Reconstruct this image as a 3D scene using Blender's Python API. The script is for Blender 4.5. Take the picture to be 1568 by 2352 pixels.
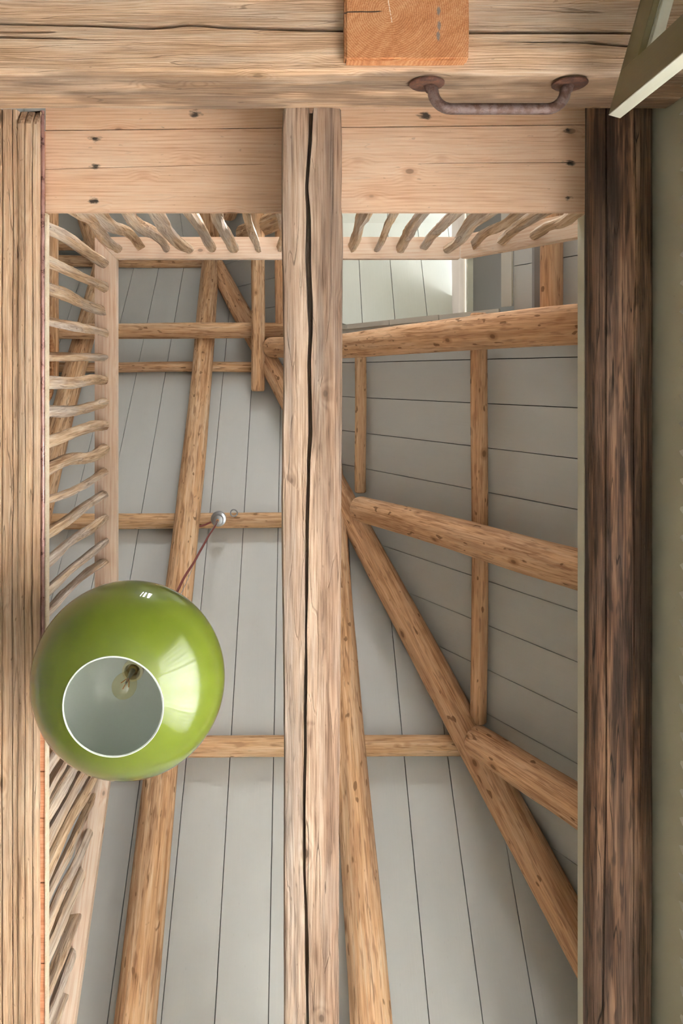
import bpy, bmesh, math, random
from mathutils import Vector, Matrix, noise

for o in list(bpy.data.objects):
    bpy.data.objects.remove(o)
SC = bpy.context.scene
COL = SC.collection
random.seed(7)

# ------------------------------------------------------------------ camera
# The camera stands low in the room and looks straight up; the lens is shifted.
FPX, CX, CY, CH = 1700.0, 680.0, 860.0, 0.40
cam = bpy.data.cameras.new('camera')
cam.sensor_width = 36.0
cam.lens = FPX * 36.0 / 2352.0
cam.shift_x = (784.0 - CX) / 2352.0
cam.shift_y = -(1176.0 - CY) / 2352.0
cam.clip_start = 0.02
camo = bpy.data.objects.new('camera', cam)
camo.location = (0, 0, CH)
camo.rotation_euler = (math.pi, 0, 0)
COL.objects.link(camo)
SC.camera = camo

# ------------------------------------------------------------------ world, sun, daylight at the windows, fill at an added roof window, exposure
w = bpy.data.worlds.new('sky')
SC.world = w
w.use_nodes = True
bg = w.node_tree.nodes['Background']
bg.inputs['Color'].default_value = (0.72, 0.84, 1.0, 1)
bg.inputs['Strength'].default_value = 1.0

sun = bpy.data.lights.new('sun', 'SUN')
sun.energy = 9.0
sun.angle = math.radians(0.6)
sun.color = (1.0, 0.96, 0.90)
suno = bpy.data.objects.new('sun', sun)
SUN_DIR = Vector((-1.35, 0.83, -2.15)).normalized()
suno.rotation_euler = SUN_DIR.to_track_quat('-Z', 'Y').to_euler()
suno.location = (6, -4, 10)
COL.objects.link(suno)

def area(name, loc, target, sx, sy, energy, color=(1, 0.97, 0.93)):
    l = bpy.data.lights.new(name, 'AREA')
    l.shape = 'RECTANGLE'
    l.size, l.size_y = sx, sy
    l.energy = energy
    l.color = color
    o = bpy.data.objects.new(name, l)
    o.location = loc
    d = Vector(target) - Vector(loc)
    o.rotation_euler = d.to_track_quat('-Z', 'Z').to_euler()
    COL.objects.link(o)
    return o

area('daylight_right_window', (1.95, 1.25, 1.20), (0.3, 1.25, 1.00), 3.4, 2.4, 680, (0.98, 0.985, 1.0))
area('daylight_dormer_window', (4.00, -1.11, 5.20), (0, -1.11, 5.10), 2.6, 2.0, 420, (0.96, 0.98, 1.0))
area('fill_added_roof_window', (0.03, -4.0, 4.92), (0.03, -3.0, 3.90), 0.8, 1.5, 225, (0.95, 0.975, 1.0))  # added fill, brightens the long slope from out of view

SC.view_settings.view_transform = 'Standard'
SC.view_settings.look = 'None'
SC.view_settings.exposure = 0.1
SC.view_settings.gamma = 1.0
SC.view_settings.use_curve_mapping = False
SC.cycles.use_denoising = True
SC.cycles.max_bounces = 6
SC.cycles.diffuse_bounces = 4
SC.cycles.glossy_bounces = 2
SC.cycles.transmission_bounces = 3
SC.cycles.transparent_max_bounces = 6
SC.cycles.adaptive_threshold = 0.22
SC.cycles.adaptive_min_samples = 12
SC.cycles.sample_clamp_indirect = 6.0

# ------------------------------------------------------------------ geometry helpers
def V(x, y, d):
    """metric point: x, y and the height d above the camera"""
    return Vector((x, y, d + CH))

def at(px, py, d):
    return V((px - CX) * d / FPX, (py - CY) * d / FPX, d)

def XX(px, d): return (px - CX) * d / FPX
def YY(py, d): return (py - CY) * d / FPX

# roof planes (d = height above camera):  S: Y + K d = C1   E: X + M d = C2   N: Y - K d = C3
K, M = 1747.0 / FPX, 964.0 / FPX
C1, C2, RIDGE = 5.792, 3.059, 6.667
C3 = -(2 * K * RIDGE - C1)
PL = {
    'S': (Vector((0, 1, K)), C1),
    'E': (Vector((1, 0, M)), C2),
    'N': (Vector((0, -1, K)), -C3),
}
def on(plane, px, py, off=0.0):
    """the point of the roof plane (moved inwards by off) that the given line of sight meets"""
    n, c = PL[plane]
    ln = n.length
    r = Vector(((px - CX) / FPX, (py - CY) / FPX, 1.0))
    d = (c - off * ln) / n.dot(r)
    return V(r.x * d, r.y * d, d)

def nz(x, y=0.0, z=0.0):
    return noise.noise(Vector((x, y, z)))

def interp(pts, s):
    if s <= pts[0][0]: return pts[0][1]
    for (a, va), (b, vb) in zip(pts, pts[1:]):
        if s <= b:
            t = (s - a) / (b - a)
            return va + (vb - va) * t
    return pts[-1][1]

def props(o, label=None, cat=None, group=None, kind=None):
    if label: o['label'] = label
    if cat: o['category'] = cat
    if group: o['group'] = group
    if kind: o['kind'] = kind
    return o

def empty(name, loc, **kw):
    o = bpy.data.objects.new(name, None)
    o.location = loc
    o.empty_display_size = 0.05
    COL.objects.link(o)
    return props(o, **kw)

def mesh_obj(name, verts, faces, mat, parent=None, smooth=False, matrix=None, **kw):
    me = bpy.data.meshes.new(name)
    me.from_pydata([tuple(v) for v in verts], [], faces)
    me.validate()
    bm = bmesh.new(); bm.from_mesh(me)
    bmesh.ops.recalc_face_normals(bm, faces=bm.faces)
    bm.to_mesh(me); bm.free()
    if smooth:
        me.polygons.foreach_set('use_smooth', [True] * len(me.polygons))
    if mat: me.materials.append(mat)
    return link_mesh(name, me, parent, matrix, **kw)

def link_mesh(name, me, parent=None, matrix=None, **kw):
    o = bpy.data.objects.new(name, me)
    COL.objects.link(o)
    if parent is not None:
        o.parent = parent
        o.matrix_parent_inverse = Matrix.Translation(parent.location).inverted()
    if matrix is not None:
        o.matrix_basis = matrix
    return props(o, **kw)

def sharp(o, ang=35):
    me = o.data
    bm = bmesh.new(); bm.from_mesh(me)
    for e in bm.edges:
        if len(e.link_faces) == 2 and e.calc_face_angle(0) > math.radians(ang):
            e.smooth = False
    bm.to_mesh(me); bm.free()
    return o

def frame(A, B, up=Vector((0, 0, 1))):
    """matrix with local X from A to B, local Z as close to up as possible, origin midway"""
    A, B = Vector(A), Vector(B)
    x = (B - A).normalized()
    if abs(x.dot(up)) > 0.97: up = Vector((0, 1, 0))
    y = up.cross(x).normalized()
    z = x.cross(y)
    m = Matrix((x, y, z)).transposed().to_4x4()
    m.translation = (A + B) / 2
    return m, (B - A).length

def loft(sections, closed=True):
    """sections: list of rings of equal length"""
    n = len(sections[0])
    v = [p for s in sections for p in s]
    f = []
    for i in range(len(sections) - 1):
        for j in range(n):
            a, b = i * n + j, i * n + (j + 1) % n
            f.append((a, b, b + n, a + n))
    f.append(tuple(range(n - 1, -1, -1)))
    k = (len(sections) - 1) * n
    f.append(tuple(k + j for j in range(n)))
    return v, f

def log(name, A, B, rA, rB, mat, parent=None, seed=None, rough=0.035, bend=0.006, seg=22, rounded=0.25, **kw):
    """peeled round log with wandering surface, slightly bent, with eased ends"""
    seed = random.uniform(0, 90) if seed is None else seed
    m, L = frame(A, B)
    n = max(10, int(L / 0.07))
    rings = []
    for i in range(n + 1):
        t = i / n
        x = (t - 0.5) * L
        r0 = rA + (rB - rA) * t
        cy = bend * L * nz(seed, t * 1.7) * 2
        cz = bend * L * nz(seed + 9.3, t * 1.7) * 2
        ring = []
        for j in range(seg):
            a = 2 * math.pi * j / seg
            k = 1 + rough * nz(seed + x * 1.4, math.cos(a) * 1.1, math.sin(a) * 1.1) * 2 \
                  + rough * 0.45 * nz(seed + x * 6, math.cos(a) * 3, math.sin(a) * 3)
            ring.append((x, cy + r0 * k * math.cos(a), cz + r0 * k * math.sin(a)))
        rings.append(ring)
    def shrink(ring, s, dx):
        c = Vector((sum(p[0] for p in ring), sum(p[1] for p in ring), sum(p[2] for p in ring))) / len(ring)
        return [(p[0] + dx, c.y + (p[1] - c.y) * s, c.z + (p[2] - c.z) * s) for p in ring]
    e = rounded * rA
    rings = [shrink(rings[0], 0.82, -e)] + [shrink(rings[0], 0.95, -e * 0.55)] + rings + \
            [shrink(rings[-1], 0.95, e * 0.55)] + [shrink(rings[-1], 0.82, e)]
    v, f = loft(rings)
    o = mesh_obj(name, v, f, mat, parent, True, m, **kw)
    return sharp(o, 50)

def box(name, x0, x1, y0, y1, d0, d1, mat, parent=None, bev=0.0, **kw):
    """box in room axes with its origin at its own centre"""
    c = V((x0 + x1) / 2, (y0 + y1) / 2, (d0 + d1) / 2)
    me = bpy.data.meshes.new(name)
    bm = bmesh.new()
    bmesh.ops.create_cube(bm, size=1.0)
    bmesh.ops.scale(bm, vec=(abs(x1 - x0), abs(y1 - y0), abs(d1 - d0)), verts=bm.verts)
    if bev: bmesh.ops.bevel(bm, geom=bm.edges[:], offset=bev, segments=2, affect='EDGES')
    bm.to_mesh(me); bm.free()
    if mat: me.materials.append(mat)
    return link_mesh(name, me, parent, Matrix.Translation(c), **kw)

def bar(name, A, B, wy, wz, mat, parent=None, up=Vector((0, 0, 1)), bev=0.002, **kw):
    """squared bar from A to B, wy wide across and wz thick towards up"""
    m, L = frame(A, B, up)
    me = bpy.data.meshes.new(name)
    bm = bmesh.new()
    bmesh.ops.create_cube(bm, size=1.0)
    bmesh.ops.scale(bm, vec=(L, wy, wz), verts=bm.verts)
    if bev: bmesh.ops.bevel(bm, geom=bm.edges[:], offset=bev, segments=1, affect='EDGES')
    bm.to_mesh(me); bm.free()
    if mat: me.materials.append(mat)
    return link_mesh(name, me, parent, m, **kw)

def tube(name, pts, r, mat, parent=None, seg=12, cap=True, radii=None, **kw):
    """round tube along points (world)"""
    pts = [Vector(p) for p in pts]
    c = sum(pts, Vector()) / len(pts)
    rings = []
    ref = None
    for i, p in enumerate(pts):
        t = (pts[min(i + 1, len(pts) - 1)] - pts[max(i - 1, 0)]).normalized()
        if ref is None:
            ref = t.orthogonal().normalized()
        ref = (ref - t * ref.dot(t)).normalized()
        b = t.cross(ref)
        rr = radii[i] if radii else r
        rings.append([tuple(p - c + (ref * math.cos(2 * math.pi * j / seg) + b * math.sin(2 * math.pi * j / seg)) * rr) for j in range(seg)])
    v, f = loft(rings)
    o = mesh_obj(name, v, f, mat, parent, True, Matrix.Translation(c), **kw)
    return sharp(o, 50)

def lathe(name, prof, mat, loc, parent=None, seg=64, close=False, **kw):
    """profile (r, h) turned about the vertical through loc"""
    v, f = [], []
    n = len(prof)
    for j in range(seg):
        a = 2 * math.pi * j / seg
        for r, h in prof:
            v.append((r * math.cos(a), r * math.sin(a), h))
    for j in range(seg):
        k = (j + 1) % seg
        for i in range(n - 1 if not close else n):
            i2 = (i + 1) % n
            f.append((j * n + i, k * n + i, k * n + i2, j * n + i2))
    me = bpy.data.meshes.new(name)
    me.from_pydata(v, [], f)
    bm = bmesh.new(); bm.from_mesh(me)
    bmesh.ops.remove_doubles(bm, verts=bm.verts, dist=1e-6)
    bmesh.ops.recalc_face_normals(bm, faces=bm.faces)
    bm.to_mesh(me); bm.free()
    me.polygons.foreach_set('use_smooth', [True] * len(me.polygons))
    if mat: me.materials.append(mat)
    return sharp(link_mesh(name, me, parent, Matrix.Translation(loc), **kw), 45)

# ------------------------------------------------------------------ materials
def lin(h):
    h = h.lstrip('#')
    out = []
    for i in (0, 2, 4):
        c = int(h[i:i + 2], 16) / 255.0
        out.append(c / 12.92 if c <= 0.04045 else ((c + 0.055) / 1.055) ** 2.4)
    return (*out, 1.0)

class NT:
    def __init__(self, name):
        self.m = bpy.data.materials.new(name)
        self.m.use_nodes = True
        self.t = self.m.node_tree
        self.b = self.t.nodes['Principled BSDF']
    def n(self, typ, **kw):
        nd = self.t.nodes.new(typ)
        for k, v in kw.items(): setattr(nd, k, v)
        return nd
    def l(self, a, b): self.t.links.new(a, b)
    def val(self, s, v):
        if hasattr(v, 'links') or isinstance(v, bpy.types.NodeSocket): self.l(v, s)
        else: s.default_value = v
    def math(self, op, a, b=None, c=None, clamp=False):
        nd = self.n('ShaderNodeMath', operation=op, use_clamp=clamp)
        self.val(nd.inputs[0], a)
        if b is not None: self.val(nd.inputs[1], b)
        if c is not None: self.val(nd.inputs[2], c)
        return nd.outputs[0]
    def vm(self, op, a, b=None):
        nd = self.n('ShaderNodeVectorMath', operation=op)
        self.val(nd.inputs[0], a)
        if b is not None: self.val(nd.inputs[1], b)
        return nd.outputs['Value'] if op in ('LENGTH', 'DISTANCE', 'DOT_PRODUCT') else nd.outputs['Vector']
    def noise(self, vec, scale=1.0, detail=3.0, rough=0.55, dist=0.0):
        nd = self.n('ShaderNodeTexNoise')
        nd.inputs['Scale'].default_value = scale
        nd.inputs['Detail'].default_value = detail
        nd.inputs['Roughness'].default_value = rough
        nd.inputs['Distortion'].default_value = dist
        self.l(vec, nd.inputs['Vector'])
        return nd.outputs['Fac']
    def smooth(self, v, a, b, lo=0.0, hi=1.0):
        nd = self.n('ShaderNodeMapRange', interpolation_type='SMOOTHSTEP')
        self.val(nd.inputs['Value'], v)
        nd.inputs['From Min'].default_value = a
        nd.inputs['From Max'].default_value = b
        nd.inputs['To Min'].default_value = lo
        nd.inputs['To Max'].default_value = hi
        return nd.outputs['Result']
    def mix(self, fac, a, b, mode='MIX'):
        nd = self.n('ShaderNodeMix', data_type='RGBA', blend_type=mode)
        self.val(nd.inputs['Factor'], fac)
        self.val(nd.inputs['A'], a)
        self.val(nd.inputs['B'], b)
        return nd.outputs['Result']
    def ramp(self, fac, stops):
        nd = self.n('ShaderNodeValToRGB')
        e = nd.color_ramp.elements
        e[0].position, e[0].color = stops[0]
        e[1].position, e[1].color = stops[-1]
        for p, c in stops[1:-1]:
            k = e.new(p); k.color = c
        self.l(fac, nd.inputs['Fac'])
        return nd.outputs['Color']
    def bump(self, h, strength, dist=0.004):
        nd = self.n('ShaderNodeBump')
        nd.inputs['Strength'].default_value = strength
        nd.inputs['Distance'].default_value = dist
        self.l(h, nd.inputs['Height'])
        self.l(nd.outputs['Normal'], self.b.inputs['Normal'])

def coords(t, axis='X', rnd=True):
    """object coordinates with the grain along local X; a random shift for each object"""
    tc = t.n('ShaderNodeTexCoord')
    v = tc.outputs['Object']
    if axis == 'Y':
        mp = t.n('ShaderNodeMapping'); mp.inputs['Rotation'].default_value = (0, 0, -math.pi / 2); t.l(v, mp.inputs['Vector']); v = mp.outputs['Vector']
    if axis == 'Z':
        mp = t.n('ShaderNodeMapping'); mp.inputs['Rotation'].default_value = (0, math.pi / 2, 0); t.l(v, mp.inputs['Vector']); v = mp.outputs['Vector']
    raw = v
    if rnd:
        oi = t.n('ShaderNodeObjectInfo')
        off = t.vm('SCALE', (37.1, 11.3, 23.7)); off.node.inputs['Scale'].default_value = 1
        t.l(oi.outputs['Random'], off.node.inputs['Scale'])
        v = t.vm('ADD', v, off)
    return raw, v

def wood(name, dark, mid, light, grey='#9a948c', axis='X', ring=0.008, pith=(0.03, 0.05), fibre=0.8, streak=0.5,
         greying=0.3, cracks=0.6, knots=0.4, knot_scale=1.0, speck=0.3, bump=0.5, rough=0.75, spots=None, spot_r=0.016,
         dirt=0.0, spot_col='#1d1d1c', ringamp=0.12, dirtcol='#2a1c12', dstreak=0.0, side=None, speck_scale=(34, 95), contrast=1.3, speck_cut=0.735):
    """timber: growth rings cut lengthways, fibres, streaks, weathering, knots, drying checks"""
    t = NT(name)
    raw, p = coords(t, axis)
    S = lambda v: t.vm('MULTIPLY', p, v)
    fib = t.noise(S((7, 210, 210)), 1, 1, 0.65)
    mids = t.noise(S((1.9, 42, 42)), 1, 2, 0.62)
    blotch = t.noise(S((2.6, 9, 9)), 1, 3, 0.65)
    f = t.math('MULTIPLY', fib, 0.55 * fibre)
    f = t.math('MULTIPLY_ADD', mids, 0.85 * streak, f)
    f = t.math('MULTIPLY_ADD', blotch, 0.45, f)
    base = 0.5 - 0.275 * fibre - 0.425 * streak - 0.225
    kd = chosen = None
    if knots:
        kv = t.n('ShaderNodeTexVoronoi', feature='F1')
        t.l(S((5.5 / knot_scale, 9.0 / knot_scale, 9.0 / knot_scale)), kv.inputs['Vector'])
        kv.inputs['Scale'].default_value = 1.0
        sep = t.n('ShaderNodeSeparateColor'); t.l(kv.outputs['Color'], sep.inputs['Color'])
        chosen = t.math('GREATER_THAN', sep.outputs['Red'], 1.0 - knots)
        kd = kv.outputs['Distance']
    if ringamp:
        sx = t.n('ShaderNodeSeparateXYZ'); t.l(raw, sx.inputs[0])
        yy = t.math('ADD', sx.outputs['Y'], pith[0]); zz = t.math('ADD', sx.outputs['Z'], pith[1])
        rad = t.math('SQRT', t.math('ADD', t.math('MULTIPLY', yy, yy), t.math('MULTIPLY', zz, zz)))
        rad = t.math('MULTIPLY_ADD', t.noise(S((1.3, 6, 6)), 1, 1), 0.06, rad)
        if knots: rad = t.math('MULTIPLY_ADD', t.math('MULTIPLY', t.smooth(kd, 0.0, 0.5, 1, 0), chosen), 0.02, rad)
        rings = t.math('MULTIPLY_ADD', t.math('SINE', t.math('MULTIPLY', rad, 2 * math.pi / ring)), 0.5, 0.5)
        f = t.math('MULTIPLY_ADD', t.math('POWER', rings, 1.6), -ringamp, f)
        base += ringamp * 0.4
    f = t.math('ADD', t.math('MULTIPLY', f, contrast), 0.5 + (base - 0.5) * contrast, clamp=True)
    col = t.ramp(f, [(0.2, lin(dark)), (0.5, lin(mid)), (0.8, lin(light))])
    if greying:
        g = t.math('MULTIPLY', t.smooth(t.noise(S((1.3, 12, 12)), 1, 3, 0.62), 0.42, 0.62), greying)
        gcol = t.mix(t.smooth(fib, 0.3, 0.7), t.mix(0.45, lin(grey), lin(dark)), lin(grey))
        col = t.mix(g, col, gcol)
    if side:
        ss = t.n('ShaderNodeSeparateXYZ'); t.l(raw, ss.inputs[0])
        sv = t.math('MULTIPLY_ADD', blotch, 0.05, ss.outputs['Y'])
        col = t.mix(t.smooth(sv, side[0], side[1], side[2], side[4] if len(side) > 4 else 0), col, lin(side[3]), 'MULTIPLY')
    if dirt:
        dd = t.math('MULTIPLY', t.smooth(t.noise(S((1.0, 15, 15)), 1, 2, 0.6), 0.48, 0.66), dirt)
        col = t.mix(dd, col, lin(dirtcol))
    if dstreak:
        ds = t.math('MULTIPLY', t.smooth(t.noise(S((7, 60, 60)), 1, 2, 0.65), 0.54, 0.66), dstreak)
        col = t.mix(ds, col, lin(dirtcol))
    if knots:
        col = t.mix(t.math('MULTIPLY', t.math('MULTIPLY', t.smooth(kd, 0.13, 0.24, 1, 0), chosen), 0.5), col, lin(dark))
        col = t.mix(t.math('MULTIPLY', t.math('MULTIPLY', t.smooth(kd, 0.08, 0.13, 1, 0), chosen), 0.7), col, t.mix(0.6, lin(dark), (0.01, 0.008, 0.006, 1)))
    h = t.math('MULTIPLY_ADD', fib, 0.4, t.math('MULTIPLY', mids, 0.6))
    if cracks:
        cn = t.noise(S((0.9, 17, 17)), 1, 2, 0.6)
        line = t.smooth(t.math('ABSOLUTE', t.math('SUBTRACT', cn, 0.5)), 0.001, 0.007, 1, 0)
        gate = t.smooth(blotch, 0.48, 0.56)
        line2 = t.smooth(t.math('ABSOLUTE', t.math('SUBTRACT', mids, 0.43)), 0.0, 0.02, 1, 0)
        cr = t.math('MAXIMUM', t.math('MULTIPLY', line, gate), t.math('MULTIPLY', line2, t.math('MULTIPLY', t.smooth(cn, 0.50, 0.58), 0.55)))
        cr = t.math('MULTIPLY', cr, cracks)
        col = t.mix(cr, col, t.mix(0.75, lin(dark), (0.012, 0.008, 0.005, 1)))
        h = t.math('MULTIPLY_ADD', line, -0.5 * cracks, h)
    if speck:
        sc_ = t.smooth(t.noise(S((speck_scale[0], speck_scale[1], speck_scale[1])), 1, 1), speck_cut, speck_cut + 0.045)
        col = t.mix(t.math('MULTIPLY', sc_, speck), col, t.mix(0.5, lin(dark), (0.02, 0.013, 0.008, 1)))
    if spots:
        wn = t.noise(t.vm('MULTIPLY', raw, (30, 75, 75)), 1, 3)
        for (sxp, syp, k) in spots:
            dv = t.vm('SUBTRACT', raw, (sxp, syp, 0))
            dv = t.vm('MULTIPLY', dv, (0.75, 1.35, 0.0))
            dl = t.vm('LENGTH', dv)
            dl = t.math('MULTIPLY_ADD', wn, spot_r * 3.0, dl)
            sf = t.smooth(dl, spot_r * (1.05 + 0.75 * k), spot_r * (1.45 + 1.2 * k), 0.93, 0)
            col = t.mix(sf, col, lin(spot_col))
    t.l(col, t.b.inputs['Base Color'])
    t.b.inputs['Roughness'].default_value = rough
    t.b.inputs['Specular IOR Level'].default_value = 0.2
    t.bump(h, bump, 0.006)
    return t.m

def paint(name, col, rough=0.55, grain=0.15, axis='X', var=0.05, bump=0.12):
    t = NT(name)
    raw, p = coords(t, axis)
    a = t.noise(t.vm('MULTIPLY', p, (2, 6, 6)), 1, 2)
    b = t.noise(t.vm('MULTIPLY', p, (6, 120, 120)), 1, 1)
    c0 = lin(col)
    dk = tuple(x * (1 - var * 2.2) for x in c0[:3]) + (1,)
    lt = tuple(min(1, x * (1 + var * 1.2)) for x in c0[:3]) + (1,)
    colr = t.mix(t.math('MULTIPLY_ADD', b, grain, t.math('MULTIPLY', a, 1 - grain)), dk, lt)
    sp = t.n('ShaderNodeTexVoronoi', feature='F1')
    t.l(t.vm('MULTIPLY', p, (3.4, 9, 9)), sp.inputs['Vector'])
    ss = t.n('ShaderNodeSeparateColor'); t.l(sp.outputs['Color'], ss.inputs['Color'])
    kn = t.math('MULTIPLY', t.smooth(sp.outputs['Distance'], 0.05, 0.12, 1, 0), t.math('GREATER_THAN', ss.outputs['Red'], 0.7))
    colr = t.mix(t.math('MULTIPLY', kn, 0.16), colr, tuple(x * 0.5 for x in c0[:3]) + (1,))
    t.l(colr, t.b.inputs['Base Color'])
    t.b.inputs['Roughness'].default_value = rough
    t.b.inputs['Specular IOR Level'].default_value = 0.3
    t.bump(b, bump, 0.003)
    return t.m

def plain(name, col, rough=0.5, metal=0.0, coat=0.0, spec=0.5):
    t = NT(name)
    t.b.inputs['Base Color'].default_value = lin(col)
    t.b.inputs['Roughness'].default_value = rough
    t.b.inputs['Metallic'].default_value = metal
    t.b.inputs['Coat Weight'].default_value = coat
    t.b.inputs['Coat Roughness'].default_value = 0.03
    t.b.inputs['Specular IOR Level'].default_value = spec
    raw, p = coords(t)
    t.bump(t.noise(p, 90, 2), 0.02, 0.001)
    return t.m

def rusty(name, c1, c2, metal=0.35, rough=0.55, scale=45):
    t = NT(name)
    raw, p = coords(t)
    a = t.noise(p, scale, 5, 0.65)
    b = t.noise(p, scale * 4, 3, 0.6)
    col = t.mix(t.smooth(a, 0.38, 0.62), lin(c1), lin(c2))
    col = t.mix(t.smooth(b, 0.62, 0.75, 0, 0.5), col, lin('#8d5a3c'))
    t.l(col, t.b.inputs['Base Color'])
    t.b.inputs['Metallic'].default_value = metal
    t.l(t.smooth(a, 0.3, 0.7, rough - 0.1, rough + 0.2), t.b.inputs['Roughness'])
    t.bump(t.math('ADD', a, t.math('MULTIPLY', b, 0.4)), 0.35, 0.003)
    return t.m

def clear_glass(name, tint=(1, 1, 1, 1), refl=0.06, rough=0.0):
    """thin glass: passes light straight through, mirrors more at grazing angles"""
    t = NT(name)
    t.t.nodes.remove(t.b)
    out = t.t.nodes['Material Output']
    tr = t.n('ShaderNodeBsdfTransparent'); tr.inputs['Color'].default_value = tint
    gl = t.n('ShaderNodeBsdfGlossy'); gl.inputs['Roughness'].default_value = rough
    fr = t.n('ShaderNodeLayerWeight'); fr.inputs['Blend'].default_value = 0.25
    mx = t.n('ShaderNodeMixShader')
    t.l(t.math('MULTIPLY_ADD', t.math('POWER', fr.outputs['Facing'], 4.0), 0.35, refl, clamp=True), mx.inputs[0])
    t.l(tr.outputs[0], mx.inputs[1]); t.l(gl.outputs[0], mx.inputs[2])
    t.l(mx.outputs[0], out.inputs['Surface'])
    return t.m

def cloth(name, col, trans=0.5, weave=900, sheer=0.0):
    t = NT(name)
    out = t.t.nodes['Material Output']
    raw, p = coords(t)
    nn = t.noise(p, weave, 2)
    c = t.mix(nn, tuple(x * 0.85 for x in lin(col)[:3]) + (1,), lin(col))
    t.l(c, t.b.inputs['Base Color'])
    t.b.inputs['Roughness'].default_value = 0.9
    t.b.inputs['Specular IOR Level'].default_value = 0.1
    tl = t.n('ShaderNodeBsdfTranslucent'); t.l(c, tl.inputs['Color'])
    mx = t.n('ShaderNodeMixShader'); mx.inputs[0].default_value = trans
    t.l(t.b.outputs[0], mx.inputs[1]); t.l(tl.outputs[0], mx.inputs[2])
    surf = mx.outputs[0]
    if sheer:
        tp = t.n('ShaderNodeBsdfTransparent')
        m2 = t.n('ShaderNodeMixShader'); m2.inputs[0].default_value = sheer
        t.l(surf, m2.inputs[1]); t.l(tp.outputs[0], m2.inputs[2]); surf = m2.outputs[0]
    t.l(surf, out.inputs['Surface'])
    return t.m

MAT = {}
MAT['boards'] = paint('grey_painted_boards', '#c8c8c3', 0.5, 0.25, 'X', 0.03, 0.12)
MAT['dormer'] = paint('pale_painted_boards', '#d3d4c8', 0.5, 0.25, 'X', 0.03, 0.1)
MAT['olive'] = paint('olive_paint', '#c8c4ae', 0.5, 0.1, 'Z', 0.02, 0.05)
MAT['olive_dark'] = paint('olive_joinery_paint', '#857a5c', 0.4, 0.3, 'X', 0.05, 0.1)
MAT['cream'] = paint('cream_joinery_paint', '#dedcca', 0.4, 0.3, 'X', 0.03, 0.15)
MAT['panel'] = paint('dark_grey_panel_paint', '#8f8b87', 0.6, 0.1, 'X', 0.03, 0.05)
MAT['trim'] = paint('grey_trim_paint', '#cbc7bc', 0.5, 0.2, 'X', 0.03, 0.1)
MAT['plaster'] = paint('olive_grey_wall_paint', '#8f8a7b', 0.8, 0.0, 'X', 0.02, 0.05)
MAT['backing'] = plain('dark_board_joint', '#5d5e57', 0.9)
MAT['floor'] = wood('pale_floor_wood', '#e2dfd8', '#e9e7e2', '#efeeea', cracks=0, knots=0, greying=0, speck=0, ringamp=0)
MAT['log'] = wood('honey_log_wood', '#a2754c', '#d8ab80', '#edd1ac', grey='#d0bba1', greying=0.35, cracks=0.45, knots=0.42,
                  streak=0.85, dirt=0.35, dirtcol='#83593a', speck=0.8, bump=0.7, dstreak=0.62, speck_scale=(15, 34), speck_cut=0.69, ringamp=0)
MAT['log_red'] = wood('warm_rafter_wood', '#9f6f45', '#d8a97f', '#e9c29a', grey='#caac90', greying=0.35, cracks=0.35, knots=0.5,
                      streak=0.7, dirt=0.30, dirtcol='#885a39', speck=0.8, bump=0.6, dstreak=0.48, speck_scale=(15, 34), speck_cut=0.69, ringamp=0)
MAT['purlin'] = wood('purlin_pole_wood', '#a3774d', '#d8ae82', '#ebcda8', grey='#d0bba2', greying=0.3, cracks=0.3, knots=0.6,
                     knot_scale=0.7, streak=0.6, dirt=0.3, dirtcol='#875f3e', speck=0.8, bump=0.5, dstreak=0.5, speck_scale=(15, 34), speck_cut=0.69, ringamp=0)
MAT['hewn'] = wood('weathered_hewn_beam', '#67503f', '#9b826e', '#b8a28f', grey='#89837d', ring=0.011, pith=(0.02, 0.12), greying=0.6,
                   cracks=0.8, knots=0.25, knot_scale=0.7, streak=0.9, dirt=0.35, dirtcol='#836a58', speck=0.4, bump=0.8, dstreak=0.2, ringamp=0.10,
                   side=(-0.03, 0.03, 0.7, '#c3b3a8'))
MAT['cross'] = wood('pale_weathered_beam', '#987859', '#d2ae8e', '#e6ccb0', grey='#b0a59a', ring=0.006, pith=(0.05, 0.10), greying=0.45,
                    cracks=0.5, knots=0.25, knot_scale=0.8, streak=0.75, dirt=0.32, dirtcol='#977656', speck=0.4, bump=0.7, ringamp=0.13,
                    side=(0.176, 0.190, 0.0, '#96908d', 0.9))  # front face: weathered grey, with its shade also put into the colour
MAT['left'] = wood('ochre_hewn_beam', '#846549', '#c4a283', '#dcc4a8', grey='#a89a8a', ring=0.008, pith=(0.03, 0.14), greying=0.45,
                   cracks=0.6, knots=0.2, streak=0.62, dirt=0.35, dirtcol='#947760', speck=0.5, bump=0.8, dstreak=0.25, ringamp=0.08, contrast=1.15)
MAT['darklog'] = wood('dark_brown_log', '#2a1c14', '#5e4332', '#947258', grey='#6f6157', greying=0.4, cracks=0.9, knots=0.3,
                      streak=1.1, dirt=0.75, dirtcol='#231812', speck=0.2, bump=0.6, rough=0.6, dstreak=0.6, ringamp=0)
MAT['rail'] = wood('new_pine_rail', '#dcb698', '#f2dac4', '#f9eadb', greying=0.0, ring=0.014, pith=(0.06, 0.03), cracks=0.0, knots=0.35,
                   knot_scale=0.7, streak=0.3, speck=0.15, bump=0.15, rough=0.6, ringamp=0.10)
MAT['drift'] = wood('branch_baluster_wood', '#8f6c4e', '#d6b794', '#efdcc2', grey='#d8cec3', greying=0.8, cracks=0.5, knots=0.2,
                    streak=0.9, dirt=0.2, dirtcol='#5f422c', speck=0.5, bump=0.9, ringamp=0)
MAT['brick_wood'] = wood('reddish_floor_edge', '#a06a4b', '#c98f6c', '#dcac8b', greying=0.0, cracks=0.0, knots=0, speck=0.3, bump=0.3, ringamp=0)
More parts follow.
